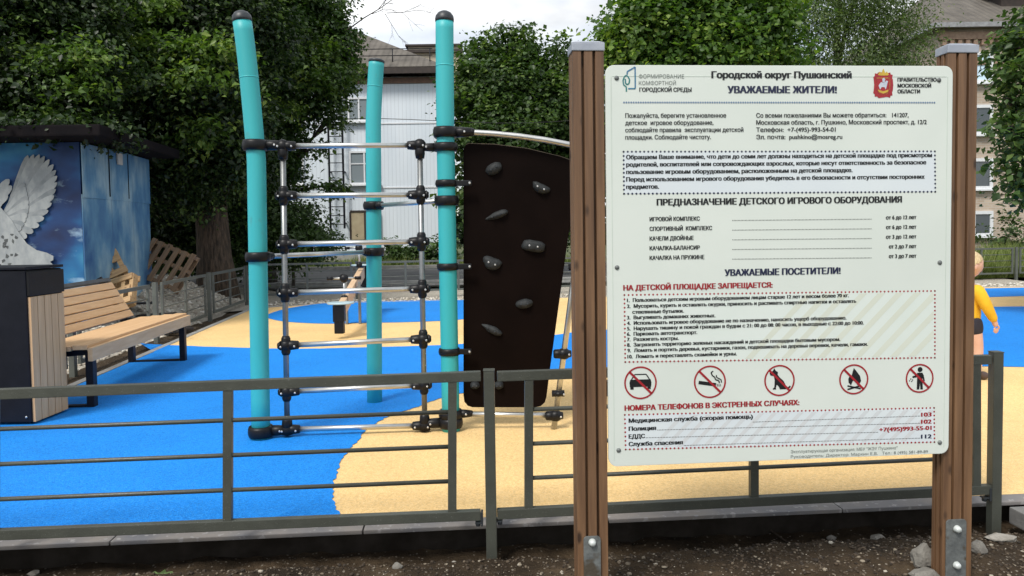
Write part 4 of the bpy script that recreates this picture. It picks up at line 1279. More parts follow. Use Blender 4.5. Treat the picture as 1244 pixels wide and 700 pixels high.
# arms from the poles to the ladder corners
collar(PA, zl[0] + 0.004, UL0, (UL0 - on_pole(PA, zl[0])).length)
collar(PA, 0.045, along(UL0, UL1, zl[6]), 0.155, 0.062)
collar(PB, zr_[0] - 0.012, UR0, (UR0 - on_pole(PB, zr_[0])).length, 0.05)
collar(PB, 0.05, along(UR0, UR1, zr_[6]), 0.165, 0.06)
zA2 = zat(312, 312, YA); zC2 = zat(455, 306, YC)
zC1 = zat(455, 250, YC); zB1 = zat(545, 244, YB)
collar(PA, zA2, on_pole(PC, zC2), 0.10, 0.055)
collar(PC, zC2, on_pole(PA, zA2), 0.10, 0.058)
collar(PC, zC1, on_pole(PB, zB1), 0.12, 0.058)
collar(PB, zB1, on_pole(PC, zC1), 0.10, 0.058)
def link_bar(P1, z1_, P2, z2_, name='link_bar', r=0.015):
    a, b_ = on_pole(P1, z1_), on_pole(P2, z2_)
    d = (b_ - a).normalized()
    MB().tube([a + d * 0.07, b_ - d * 0.07], r, 14).build(name, M['steel'], root)
link_bar(PA, zA2, PC, zC2); link_bar(PC, zC1, PB, zB1)
# right part: arched rail, black panel, leaning steel pole with rungs
zB0 = zat(541, 161, YB)
arch = [at(px, py, YB + dy) for px, py, dy in ((556, 160.5, 0), (575, 161, 0.0), (600, 162.5, 0), (630, 165.5, 0), (662, 170, 0), (693, 176, 0), (712, 182, 0), (718, 188, .0))]
MB().tube(arch, 0.0165, 14).build('arch_rail', M['steel'], root)
collar(PB, zB0, arch[1], 0.155, 0.062)
lp0, lp1 = at(672, 520, YB), at(717, 186, YB); lp0.z = -0.03
MB().tube([lp0, lp1], 0.0175, 14).build('leaning_pole', M['steel'], root)
for py, sx in ((325, 0), (430, 1), (478, 0), (505, 1)):
    z_ = at(680, py, YB).z
    p_ = along(lp0, lp1, z_)
    b = MB()
    b.ball(p_, (0.040 if sx else 0.030, 0.034, 0.036 if sx else 0.020), 16, 10)
    if sx:
        b.tube([p_, p_ + Vector((-0.055, 0, 0.0)), p_ + Vector((-0.062, 0, 0))], [0.031, 0.027, 0.020], 14)
        b.tube([p_, p_ + Vector((0.045, 0, 0.0))], [0.031, 0.020], 14)
    else:
        b.tube([p_ - Vector((0.04, 0, 0)), p_ + Vector((0.035, 0, 0))], [0.02, 0.02], 12)
    cn = b.build('connector', M['black'], root)
    MB().lathe(p_ + Vector((0.03, -0.034, 0)), [(0.0055, -0.006), (0.0065, 0.002), (0.004, 0.005)], 10, (0, -1, 0)).build('bolt', M['bolt'], cn)
a = on_pole(PB, 0.12); a.z = zat(570, 502.5, YB)
bq = along(lp0, lp1, zat(660, 505, YB))
MB().tube([a + Vector((0.04, 0, 0)), bq], 0.0155, 14).build('rung', M['steel'], root)
collar(PB, a.z, bq, 0.12, 0.05)
# panel outline
YP = YB + 0.055
ol_px = [(563, 182), (566, 176)] + [(570, 174.5), (600, 175.5), (640, 180.5), (680, 190), (700, 197)] + [(704, 204), (703, 214), (690, 290), (679, 370), (668, 450), (664, 482), (662, 489), (657, 493.5), (650, 495)] + [(574, 495), (568, 493), (564, 488), (563, 480)]
ol = [at(px, py, YP) for px, py in ol_px]
for p_ in ol: p_.y = YP
pnl = MB().prism(ol, (0, 0.022, 0)).build('climbing_panel', M['panel'], root, bevel=0.002)
b = MB()
for i in range(1, 7): b.bar(ol[i] + Vector((0, 0.011, 0.0015)), ol[i + 1] + Vector((0, 0.011, 0.0015)), 0.018, 0.004)
b.build('panel_edge', M['panel_edge'], pnl)
hold_shapes = [((600, 205), 11, 7, 30, 0), ((657, 228), 12, 6, -25, 1), ((603, 262), 15, 6, 20, 2), ((648, 299), 14, 7, -10, 3), ((598, 319), 12, 8, -22, 1), ((637, 369), 11, 6, 4, 0), ((597, 400), 14, 6, -28, 2), ((577, 468), 6, 5, 0, 0), ((606, 468), 6, 5, 0, 0)]
for (px, py), rx, rz, ang, kind in hold_shapes:
    c = at(px, py, YP); c.y = YP
    s = YP / FPX
    b = MB()
    bm_ = b.bm
    r_ = bmesh.ops.create_uvsphere(bm_, u_segments=22, v_segments=12, radius=1.0)
    rm = Matrix.Rotation(-R(ang), 3, 'Y')
    for v in r_['verts']:
        q = v.co.copy()
        ux, uz = q.x, q.z
        if kind == 1: q.z += 0.45 * ux * ux - 0.2
        if kind == 2: q.z *= 0.72 + 0.28 * ux; q.y *= 0.7 + 0.4 * ux
        if kind == 3: q = Vector((math.copysign(abs(ux) ** .6, ux), q.y, math.copysign(abs(uz) ** .6, uz)))
        q += noise.noise_vector(Vector((px, q.x * 2, q.z * 2))) * 0.10
        q = rm @ Vector((q.x * rx * s, min(q.y, 0.1) * 0.038, q.z * rz * s))
        v.co = c + q
    for f_ in bm_.faces: f_.smooth = True
    h_ = b.build('climbing_hold', M['hold'], root)
    for dx in (-0.36, 0.36):
        q = c + rm @ Vector((dx * rx * s, -0.036, 0.12 * rz * s * (0 if kind != 1 else -1)))
        MB().lathe(q, [(0.005, -0.008), (0.006, 0.001), (0.004, 0.003)], 10, (0, -1, 0)).build('bolt', M['bolt'] if kind in (1, 3) else M['cap'], h_)
for py in (223, 324, 427):
    z_ = zat(546, py, YB)
    collar(PB, z_, None, 0.1, 0.042, slim=True)
    q = at(562, py, YB)
    b = MB()
    b.bar(on_pole(PB, z_) + Vector((0.05, -0.012, 0)), Vector((q.x + 0.055, YB - 0.012, z_)), 0.022, 0.034)
    cl = b.build('panel_clip', M['black'], root, bevel=0.006)
    MB().lathe((q.x + 0.043, YB - 0.024, z_), [(0.006, -0.003), (0.008, 0.002), (0.005, 0.006)], 10, (0, -1, 0)).build('bolt', M['bolt'], cl)

# ------------------------------------------------------------------ seesaw
root = empty('seesaw', (-2.07, 9.6, 0), 'wooden beam seesaw with black rubber bumper and round pale seat', 'seesaw')
sd = Vector((-0.104, 1, 0)).normalized()
s0 = at(414, 377, 8.4); piv = Vector((-2.05, 9.65, 0.42))
near = Vector((s0.x, 8.35, 0.30)); far = near + sd * 2.75; far.z = 0.62
MB().bar(near, far, 0.075, 0.17).build('beam', M['plywood'], root, bevel=0.012)
sn_ = Vector((sd.y, -sd.x, 0))
for e, s_ in ((near, 1), (far, -1)):
    q = e + sd * 0.10 * s_
    b = MB()
    prof = [(0.03, 0.0), (0.150, 0.0), (0.156, 0.006), (0.156, 0.012), (0.150, 0.018), (0.01, 0.019)]
    b.lathe(q + Vector((0, 0, 0.09)), prof, 24)
    b.build('seat', M['seatplate'], root)
    b = MB()
    b.box((q.x, q.y - 0.08 * s_, q.z - 0.01), (0.13, 0.10, 0.19))
    b.box((q.x, q.y - 0.08 * s_, q.z - 0.165), (0.105, 0.09, 0.15))
    b.build('bumper', M['black'], root, bevel=0.012)
    hq = q + sd * 0.36 * s_
    b = MB()
    b.lathe(hq + Vector((0, 0, 0.08)), [(0.045, 0), (0.042, 0.06), (0.03, 0.075)], 14)
    st = b.build('handle_base', M['black'], root)
    b = MB().tube([hq + Vector((0, 0, 0.08)), hq + Vector((0, 0, 0.36))], 0.016, 10)
    b.build('handle_stem', M['steel'], root)
    MB().ball(hq + Vector((0, 0, 0.36)), 0.055, 14, 10).build('handle_hub', M['black'], root)
    hb = MB().tube([hq + Vector((0, 0, 0.36)) - sn_ * 0.16, hq + Vector((0, 0, 0.36)) + sn_ * 0.16], 0.013, 10).build('handlebar', M['steel'], root)
    b = MB()
    for t in (-1, 1): b.tube([hq + Vector((0, 0, 0.36)) + sn_ * 0.13 * t, hq + Vector((0, 0, 0.36)) + sn_ * 0.2 * t], 0.021, 10)
    b.build('grip', M['black'], hb)
b = MB()
mp = near.lerp(far, 0.5)
for t in (-1, 1):
    c = Vector((mp.x, mp.y, 0)) + sn_ * 0.085 * t
    b.bar(c + Vector((0, 0, -0.04)), c + Vector((0, 0, 0.55)), 0.10, 0.03, up=sn_)
b.tube([Vector((mp.x, mp.y, mp.z)) - sn_ * 0.12, Vector((mp.x, mp.y, mp.z)) + sn_ * 0.12], 0.03, 12)
b.build('pivot_stand', surf('grey_steel_stand', (0.2, 0.22, 0.22), (0.16, 0.17, 0.17), 9, 0.45), root, bevel=0.004)

# ------------------------------------------------------------------ bench
root = empty('bench', (-3.3, 6.1, 0), 'wooden slatted bench with black legs beside the side fence', 'bench')
bdir = Vector((-0.098, 1, 0)).normalized(); bn = Vector((bdir.y, -bdir.x, 0))     # bn points to the play area
B0 = gnd(118, 494); 
def bp(u, v, z): return B0 + bdir * u - bn * v + Vector((0, 0, z))              # u along, v back from the front edge
BL = 1.93
for i, v in enumerate((0.055, 0.165, 0.275, 0.385)):
    MB().bar(bp(-0.10, v, 0.435 - 0.008 * i), bp(BL, v, 0.435 - 0.008 * i), 0.098, 0.034).build('seat_slat', M['slat'], root, bevel=0.005)
MB().bar(bp(-0.10, -0.012, 0.385), bp(BL, -0.012, 0.385), 0.032, 0.095).build('front_slat', M['slat'], root, bevel=0.005)
bk0, bk1 = (0.50, 0.43), (0.72, 0.80)
bvec = Vector((-bn.x * (bk1[0] - bk0[0]), -bn.y * (bk1[0] - bk0[0]), bk1[1] - bk0[1])).normalized()
for i in range(5):
    t = (i + 0.5) / 5.6
    v = bk0[0] + (bk1[0] - bk0[0]) * t; z = bk0[1] + (bk1[1] - bk0[1]) * t
    MB().bar(bp(-0.10, v, z), bp(BL, v, z), 0.030, 0.066, up=bvec).build('back_slat', M['slat'], root, bevel=0.005)
t = 5.35 / 5.6
v = bk0[0] + (bk1[0] - bk0[0]) * t; z = bk0[1] + (bk1[1] - bk0[1]) * t
MB().bar(bp(-0.10, v, z), bp(BL, v, z), 0.034, 0.036, up=bvec).build('top_rail', M['bench_metal'], root, bevel=0.003)
for u in (0.0, BL - 0.06):
    MB().bar(bp(u, 0.03, -0.01), bp(u, 0.03, 0.40), 0.05, 0.06, up=bdir).build('leg', M['dark_metal'], root, bevel=0.003)
    MB().bar(bp(u, 0.50, -0.01), bp(u, 0.50, 0.36), 0.05, 0.06, up=bdir).build('leg', M['dark_metal'], root, bevel=0.003)
    MB().bar(bp(u, 0.06, 0.390), bp(u, 0.50, 0.365), 0.05, 0.04).build('seat_support', M['dark_metal'], root, bevel=0.003)
    MB().bar(bp(u, 0.06, 0.010), bp(u, 0.47, 0.010), 0.05, 0.016).build('foot_bar', M['dark_metal'], root, bevel=0.002)
    MB().bar(bp(u, 0.52, 0.36), bp(u, 0.77, 0.81), 0.045, 0.03, up=bdir).build('back_support', M['dark_metal'], root, bevel=0.003)

# ------------------------------------------------------------------ litter bin
nb = gnd(38.6, 517)
root = empty('litter_bin', (nb.x - 0.21, nb.y + 0.19, 0), 'tall black litter bin with wood slat side, in front of the bench', 'litter bin')
bw_, bd_, bh_ = 0.42, 0.375, 0.99
cx, cy = nb.x - bw_ / 2, nb.y + bd_ / 2
MB().box((cx, cy, bh_ / 2 + 0.01), (bw_, bd_, bh_ - 0.02)).build('body', M['dark_metal'], root, bevel=0.008)
pl = MB()
sw = (bd_ - 0.02) / 5
for i in range(5):
    pl.box((nb.x + 0.009, nb.y + 0.01 + sw * (i + 0.5), 0.42), (0.018, sw - 0.006, 0.80))
pl.build('slat_panel', M['binslat'], root, bevel=0.002)
pl = MB()
for i in range(5):
    pl.box((nb.x - bw_ - 0.009, nb.y + 0.01 + sw * (i + 0.5), 0.42), (0.018, sw - 0.006, 0.80))
pl.build('slat_panel', M['binslat'], root, bevel=0.002)
MB().box((nb.x + 0.010, cy, 0.905), (0.02, bd_ - 0.01, 0.155)).build('flap', M['black'], root, bevel=0.004)
MB().box((cx, cy, 1.004), (bw_ + 0.02, bd_ + 0.02, 0.018)).build('lid', M['dark_metal'], root, bevel=0.005)
MB().lathe((nb.x - 0.03, nb.y - 0.002, 0.055), [(0.007, 0), (0.007, 0.004), (0.003, 0.006)], 10, (0, -1, 0)).build('bolt', M['bolt'], root)

# ------------------------------------------------------------------ information board
sp0, sp1 = at(737.5, 320, 2.40), at(1155, 318, 2.49)
sx_ = (sp1 - sp0); sx_.z = 0; sx_.normalize()
sn_b = Vector((sx_.y, -sx_.x, 0))              # towards the viewer
def BPL(px, py): 
    return on_plane(px, py, sp0, sn_b)
def st(px, py):
    q = BPL(px, py) - sp0
    return q.dot(sx_), q.z
Wb = (sp1 - sp0).dot(sx_)
c_tl, c_tr, c_bl, c_br = st(735, 77), st(1155, 82), st(740, 565), st(1155, 553)
ztop = (c_tl[1] + c_tr[1]) / 2; zbot = (c_bl[1] + c_br[1]) / 2
s_l = (c_tl[0] + c_bl[0]) / 2; s_r = (c_tr[0] + c_br[0]) / 2
def bpt(s, z, off=0.0): return sp0 + sx_ * s + Vector((0, 0, z)) + sn_b * off
sroot_loc = bpt(Wb / 2, 0); sroot_loc.z = -0.06
root = empty('information_board', sroot_loc, 'white playground rules board between two brown wooden posts', 'sign board')
def rrect(s0_, s1_, z0_, z1_, r, off, n=6):
    out = []
    for cx_, cz_, a0 in ((s1_ - r, z1_ - r, 0), (s0_ + r, z1_ - r, 90), (s0_ + r, z0_ + r, 180), (s1_ - r, z0_ + r, 270)):
        for i in range(n + 1):
            a = R(a0 + 90 * i / n)
            out.append(bpt(cx_ + r * math.cos(a), cz_ + r * math.sin(a), off))
    return out
pnl = MB().prism(rrect(s_l, s_r, zbot, ztop, 0.028, 0.0), -sn_b * 0.012).build('panel', M['board'], root, bevel=0.002)
f = MB()                                       # raised clear rim line
for a, b_ in (((s_l + .022, ztop - .036), (s_r - .022, ztop - .036)), ((s_l + .018, zbot + .02), (s_l + .018, ztop - .036)), ((s_r - .018, zbot + .02), (s_r - .018, ztop - .036))):
    f.bar(bpt(*a, 0.0003), bpt(*b_, 0.0003), 0.0008, 0.0020, up=(sn_b if False else (0, 0, 1)) if abs(a[1] - b_[1]) < 1e-4 else sx_)
f.build('rim_line', M['ink_grey'] if False else surf('pale_rim_line', (0.62, 0.70, 0.63), None, 5, 0.3), pnl)  # thin line a little darker than the panel

# posts
def sign_post(s0_, width, depth, plate_front, ybolt, ztop_px, px_ref):
    zt = st(px_ref, ztop_px)[1] + sp0.z - sp0.z
    fr = -0.013
    g = 0.009                                   # groove width
    gd = 0.016
    ribs = 3
    rw = (width - g * (ribs - 1)) / ribs
    # grooved outline of the post section, front face towards the viewer
    pts = []
    def sec(s, d): pts.append((s, d))
    e = width
    s = 0
    for i in range(ribs):
        sec(s, 0); sec(s + rw, 0)
        if i < ribs - 1: sec(s + rw + 0.0008, -gd); sec(s + rw + g - 0.0008, -gd)
        s += rw + g
    rd = (depth - g * (ribs - 1)) / ribs
    d = 0
    for i in range(ribs):
        if i > 0: sec(e, -d)
        sec(e, -(d + rd))
        if i < ribs - 1: sec(e - gd, -(d + rd + 0.0008)); sec(e - gd, -(d + rd + g - 0.0008))
        d += rd + g
    s = e
    for i in range(ribs):
        if i > 0: sec(s, -depth)
        sec(s - rw, -depth)
        if i < ribs - 1: sec(s - rw - 0.0008, -depth + gd); sec(s - rw - g + 0.0008, -depth + gd)
        s -= rw + g
    d = depth
    for i in range(ribs):
        if i > 0: sec(0, -d)
        if i < ribs - 1:
            sec(0, -(d - rd)); sec(gd, -(d - rd - 0.0008)); sec(gd, -(d - rd - g + 0.0008))
        d -= rd + g
    base = -1.36
    outl = [bpt(s0_ + s_, base, fr + d_) for s_, d_ in pts]
    po = MB().prism(outl, (0, 0, zt - 0.03 - base)).build('post', M['postwood'], root, bevel=0.0012, seg=1)
    cpts = [(-0.003, 0.003), (width + 0.003, 0.003), (width + 0.003, -depth - 0.003), (-0.003, -depth - 0.003)]
    b = MB()
    lower = [bpt(s0_ + s_, zt - 0.030, fr + d_) for s_, d_ in cpts]
    b.prism(lower, (0, 0, 0.026))
    # low pyramid-like top
    tp = [b.bm.verts.new(bpt(s0_ + s_, zt - 0.0042, fr + d_)) for s_, d_ in cpts]
    ins = [(0.014, -0.014), (width - 0.014, -0.014), (width - 0.014, -depth + 0.014), (0.014, -depth + 0.014)]
    ti = [b.bm.verts.new(bpt(s0_ + s_, zt + 0.004, fr + d_)) for s_, d_ in ins]
    for i in range(4): b.bm.faces.new((tp[i], tp[(i + 1) % 4], ti[(i + 1) % 4], ti[i]))
    b.bm.faces.new(ti)
    b.build('post_cap', M['postcap'], po, bevel=0.003)
    ps0, ps1, ptop = plate_front
    b = MB()
    s0p, s1p = s0_ + ps0, s0_ + ps1
    zt2 = st(px_ref, ptop)[1]
    r = 0.012
    o_ = []
    for cx_, cz_, a0 in ((s1p - r, zt2 - r, 0), (s0p + r, zt2 - r, 90)):
        for i in range(6):
            a = R(a0 + 90 * i / 5); o_.append(bpt(cx_ + r * math.cos(a), cz_ + r * math.sin(a), fr + 0.001))
    o_ += [bpt(s0p, base, fr + 0.001), bpt(s1p, base, fr + 0.001)]
    b.prism(o_, sn_b * 0.006)
    pt = b.build('foot_plate', M['galv'], po, bevel=0.0015)
    b = MB()
    for py in ybolt:
        q = bpt((s0p + s1p) / 2, st(px_ref, py)[1], fr + 0.007)
        b.lathe(q, [(0.013, 0.0), (0.013, 0.003), (0.0115, 0.006), (0.0105, 0.012), (0.007, 0.016), (0.001, 0.017)], 18, sn_b)
    b.build('dome_nut', M['domenut'], pt)
sl_post = st(699.5, 350)[0]
sign_post(sl_post, st(737.0, 350)[0] - sl_post, 0.085, (0.018, 0.075, 653), (660,), 49, 714)
sr_post = st(1152.0, 350)[0]
sign_post(sr_post, st(1187.5, 350)[0] - sr_post, 0.062, (0.008, 0.080, 632), (643, 687), 52, 1170)
f = MB()                                        # back rails carrying the panel
for zz in (ztop - 0.25, zbot + 0.25):
    f.bar(bpt(sl_post + 0.10, zz, -0.05), bpt(sr_post, zz, -0.05), 0.03, 0.05)
f.build('back_rail', M['postwood'], root)
for (px, py) in ((749, 95), (749.5, 325), (751.5, 547), (1140.5, 97.5), (1141.5, 319), (1141.5, 537.5)):
    s_, z_ = st(px, py)
    sc_ = MB().lathe(bpt(s_, z_, 0.0), [(0.0075, 0), (0.0075, 0.002), (0.004, 0.0045), (0.001, 0.005)], 14, sn_b).build('screw', M['galv'], pnl)

# --- writing
from mathutils.geometry import delaunay_2d_cdt
INK_OFF = 0.0012
CAP = 0.727
def text_tris(body):
    """outline of the words from the built-in font, triangulated; returns points and triangles"""
    cu = bpy.data.curves.new('lettering', 'FONT')
    cu.body = body
    cu.size = 1.0
    cu.resolution_u = 4
    cu.fill_mode = 'NONE'
    ob = bpy.data.objects.new('lettering', cu)
    COL.objects.link(ob)
    bpy.context.view_layer.update()
    me = bpy.data.meshes.new_from_object(ob.evaluated_get(bpy.context.evaluated_depsgraph_get()))
    bpy.data.objects.remove(ob); bpy.data.curves.remove(cu)
    co = np.array([v.co[:2] for v in me.vertices]); ed_ = [tuple(e.vertices) for e in me.edges]
    bpy.data.meshes.remove(me)
    r_ = delaunay_2d_cdt([Vector(c) for c in co], ed_, [], 0, 1e-6)
    pv = np.array([v[:] for v in r_[0]]); tri = np.array(r_[2])
    cen = pv[tri].mean(1)
    A = co[[e[0] for e in ed_]]; B = co[[e[1] for e in ed_]]
    y = cen[:, 1][:, None]
    up = (A[:, 1][None] <= y) != (B[:, 1][None] <= y)
    with np.errstate(divide='ignore', invalid='ignore'):
        xx = A[:, 0] + (y - A[:, 1]) / (B[:, 1] - A[:, 1]) * (B[:, 0] - A[:, 0])
    inside = (np.sum(up & (xx > cen[:, 0][:, None]), axis=1) % 2) == 1
    return pv, tri[inside]
def write(body, x0, x1, y, cap_px, mat, bold=0.0, off=INK_OFF):
    co, tri = text_tris(body)
    mn, mx = co[:, 0].min(), co[:, 0].max() + bold
    sa, za = st(x0, y); sb, _ = st(x1, y)
    kx = (sb - sa) / (mx - mn)
    scale = (BPL(x0, y).y) / FPX
    kz = cap_px * scale / CAP
    copies = [0.0] if bold == 0 else [0.0, 0.34, 0.67, 1.0]
    PP, TT = [], []
    for i, c_ in enumerate(copies):
        PP.append(np.array(bpt(sa, za, off + 0.00012 * i))[None] + np.outer((co[:, 0] - mn + bold * c_) * kx, np.array(sx_)) + np.outer(co[:, 1] * kz, np.array((0, 0, 1))))
        TT.append(tri + i * len(co))
    me = np_mesh('lettering', np.concatenate(PP), np.concatenate(TT), 3)
    return link_mesh('lettering', me, mat, pnl)
BO, SB = 0.115, 0.03
INK, GR, NV, RD = M['ink'], M['ink_grey'], M['ink_navy'], M['ink_red']
write('ФОРМИРОВАНИЕ', 776, 831, 95.3, 4.8, GR, 0.0)
write('КОМФОРТНОЙ', 776, 821, 103.4, 4.8, GR, 0.0)
write('ГОРОДСКОЙ СРЕДЫ', 776.5, 840, 111.6, 5.0, INK, 0.08)
write('Городской округ Пушкинский', 864, 1034.5, 95.0, 8.2, INK, BO)
write('УВАЖАЕМЫЕ ЖИТЕЛИ!', 883.5, 1016.5, 113.2, 8.4, NV, BO)
write('ПРАВИТЕЛЬСТВО', 1090, 1137.5, 99.2, 4.5, INK, 0.105)
write('МОСКОВСКОЙ', 1090, 1131, 106.4, 4.5, INK, 0.105)
write('ОБЛАСТИ', 1090, 1117.5, 113.4, 4.5, INK, 0.105)
for tx, x1, y in (('Пожалуйста, берегите установленное', 882, 143.2), ('детское  игровое оборудование,', 866.5, 152.0), ('соблюдайте правила  эксплуатации детской', 903, 160.8), ('площадки. Соблюдайте чистоту.', 863.5, 169.6)):
    write(tx, 759.5, x1, y, 5.4, INK, 0.045)
for tx, x1, y in (('Со всеми пожеланиями Вы можете обратиться:   141207,', 1103.5, 143.0), ('Московская область, г. Пушкино, Московский проспект, д. 12/2', 1125.5, 151.6), ('Телефон:  +7-(495)-993-54-01', 1015, 160.4), ('Эл. почта:  pushkino@mosreg.ru', 1023, 169.2)):
    write(tx, 918.5, x1, y, 5.4, INK, 0.045)
for tx, x1, y in (('Обращаем Ваше внимание, что дети до семи лет должны находиться на детской площадке под присмотром', 1132, 193.6), ('родителей, воспитателей или сопровождающих взрослых, которые несут ответственность за безопасное', 1125, 202.6), ('пользование игровым оборудованием, расположенным на детской площадке.', 1035.5, 211.6), ('Перед использованием игрового оборудования убедитесь в его безопасности и отсутствии посторонних', 1123, 220.6), ('предметов.', 800.5, 229.6)):
    write(tx, 760.5, x1, y, 5.2, INK, 0.105)
write('ПРЕДНАЗНАЧЕНИЕ ДЕТСКОГО ИГРОВОГО ОБОРУДОВАНИЯ', 797.5, 1095.5, 249.6, 7.8, INK, BO)
rows = (('ИГРОВОЙ КОМПЛЕКС', 850, 'от 6 до 12 лет', 1076), ('СПОРТИВНЫЙ  КОМПЛЕКС', 865, 'от 6 до 12 лет', 1076), ('КАЧЕЛИ ДВОЙНЫЕ', 842.5, 'от 3 до 12 лет', 1076), ('КАЧАЛКА-БАЛАНСИР', 850, 'от 2 до 7 лет', 1079.5), ('КАЧАЛКА НА ПРУЖИНЕ', 855.5, 'от 3 до 7 лет', 1079.5))
for i, (a, x1, b_, x2) in enumerate(rows):
    y = 268.8 + 11.75 * i
    write(a, 789, x1, y, 5.0, INK, 0.08)
    write(b_, x2, 1113, y - 2.2 + 0 * i, 4.8, INK, 0.09)
write('УВАЖАЕМЫЕ ПОСЕТИТЕЛИ!', 880, 1021, 335.3, 8.0, NV, BO)
write('НА ДЕТСКОЙ ПЛОЩАДКЕ ЗАПРЕЩАЕТСЯ:', 757, 938.5, 353.0, 6.6, RD, BO)
rules = (('1.  Пользоваться детским игровым оборудованием лицам старше 12 лет и весом более 70 кг.', 761.5, 1031, 367.0), ('2.  Мусорить, курить и оставлять окурки, приносить и распивать спиртные напитки и оставлять', 761.5, 1040, 374.2), ('стеклянные бутылки.', 768, 830.5, 381.2), ('3.  Выгуливать домашних животных.', 761.5, 869, 388.0), ('4.  Использовать игровое оборудование не по назначению, наносить ущерб оборудованию.', 761.5, 1028, 394.8), ('5.  Нарушать тишину и покой граждан в будни с 21: 00 до 08: 00 часов, в выходные с 22:00 до 10:00.', 761.5, 1049, 401.4), ('6.  Парковать автотранспорт.', 761.5, 847, 408.0), ('7.  Разжигать костры.', 761.5, 824.5, 414.6), ('8.  Загрязнять территорию зеленых насаждений и детской площадки бытовым мусором.', 761.5, 1020.5, 421.2), ('9.  Ломать и портить деревья, кустарники, газон, подвешивать на деревья веревки, качели, гамаки.', 762, 1054, 428.0), ('10.  Ломать и переставлять скамейки и урны.', 762, 895, 435.4))
for tx, x0, x1, y in rules: write(tx, x0, x1, y, 4.5, INK, 0.10)
write('НОМЕРА ТЕЛЕФОНОВ В ЭКСТРЕННЫХ СЛУЧАЯХ:', 758.5, 971, 499.0, 6.6, RD, BO)
for tx, x1, y, num, x2, yn in (('Медицинская служба (скорая помощь)', 914.5, 513.6, '103', 1118.5, 506.2), ('Полиция', 797, 523.4, '102', 1118.5, 514.8), ('ЕДДС', 783.5, 532.8, '+7(495)993-55-01', 1067.5, 524.4), ('Служба спасения', 829.5, 542.0, '112', 1118.5, 532.8)):
    write(tx, 763.5, x1, y, 5.2, INK, 0.105)
    write(num, x2, 1131.5, yn, 5.2, RD if num != '112' else NV, 0.10)
write('Эксплуатирующая организация: МБУ "ЖЭУ Пушкино"', 960.5, 1090, 550.6, 3.8, GR, 0.0)
write('Руководитель: Директор: Маркин Е.В.   Тел.: 8 (495) 581-89-89', 960.5, 1127, 556.6, 3.6, GR, 0.0)

# dotted lines and frames, pale fields
def dots(name, segs, pitch_px, r_px, mat, sides=8, off=0.0011):
    b = MB()
    sc = 2.44 / FPX
    for (x0, y0), (x1, y1) in segs:
        (sa, za), (sb, zb_) = st(x0, y0), st(x1, y1)
        L = math.hypot(sb - sa, zb_ - za); nn = max(1, int(round(L / (pitch_px * sc))))
        for i in range(nn + 1):
            t = i / nn
            s_, z_ = sa + (sb - sa) * t, za + (zb_ - za) * t
            r = r_px * sc
            b.poly([bpt(s_ + r * math.cos(2 * math.pi * k / sides + .4), z_ + r * math.sin(2 * math.pi * k / sides + .4), off) for k in range(sides)])
    return b.build(name, mat, pnl, normals=False)
def field(name, cs, mat, off):
    MB().poly([bpt(*st(*c), off) for c in cs]).build(name, mat, pnl, normals=False)
def frame(c, pitch, r, mat): 
    dots('dotted_frame', [(c[i], c[(i + 1) % 4]) for i in range(4)], pitch, r, mat)
dots('dotted_line', [((758, 124.6), (1135, 124.8))], 2.9, 1.15, M['ink_blue'], 6)
c1 = [(757.5, 184.5), (1135.5, 184.0), (1136, 233), (758, 235.5)]
field('printed_field', c1, M['boxfill'], 0.0005); frame(c1, 5.0, 1.25, M['ink_navy'])
c2 = [(758.5, 358.5), (1135.5, 353.5), (1135.5, 434.5), (759.5, 439.8)]
field('printed_field', c2, M['boxfill2'], 0.0005); frame(c2, 5.0, 1.15, M['ink_red'])
c3 = [(759, 504.0), (1134.5, 495.5), (1135, 537), (760, 546)]
field('printed_field', c3, M['boxfill'], 0.0005); frame(c3, 5.0, 1.15, M['ink_red'])
b = MB()
def clip_stripe(x0, w, cs, top, bot, lo_x):
    # a slanting band between the two frame edges
    sl = 0.95
    yt = lambda x_: cs[0][1] + (cs[1][1] - cs[0][1]) * (x_ - cs[0][0]) / (cs[1][0] - cs[0][0]) + 2
    yb_ = lambda x_: cs[3][1] + (cs[2][1] - cs[3][1]) * (x_ - cs[3][0]) / (cs[2][0] - cs[3][0]) - 2
    H = yb_(x0) - yt(x0)
    xt = x0 + H * sl
    p = [(x0, yb_(x0)), (x0 + w, yb_(x0 + w)), (min(xt + w, 1134), yt(min(xt + w, 1134))), (min(xt, 1134 - 1), yt(min(xt, 1133)))]
    if xt + w > 1134:
        kx_ = 1134
        y_at = lambda xs: yb_(x0) - (kx_ - xs) / sl
        p = [(x0, yb_(x0)), (min(x0 + w, 1134), yb_(min(x0 + w, 1134)))]
        if x0 + w < 1134: p.append((1134, max(yt(1134), y_at(x0 + w))))
        p.append((1134, max(yt(1134), y_at(x0))))
        if xt < 1134: p += [(1134, yt(1134)), (xt, yt(xt))]
        q = []
        for pp in p:
            if not q or (abs(pp[0] - q[-1][0]) + abs(pp[1] - q[-1][1])) > 0.3: q.append(pp)
        p = q
    if len(p) >= 3: b.poly([bpt(*st(*pp), 0.0008) for pp in p])
for x0 in range(905, 1120, 22): clip_stripe(x0, 9, c2, 0, 0, 0)
b.build('printed_stripes', M['stripe'], pnl, normals=False)
b = MB()
for x0 in range(790, 1110, 16): clip_stripe(x0, 6, c3, 0, 0, 0)
b.build('printed_stripes', surf('printed_lilac_stripe', (0.60, 0.64, 0.66), (0.62, 0.64, 0.65), 6, 0.3), pnl, normals=False)
for i in range(5):
    y = 267.9 + 11.75 * i
    dots('dotted_line', [((890, y), (1058, y - 1.6))], 1.75, 0.55, INK, 5)
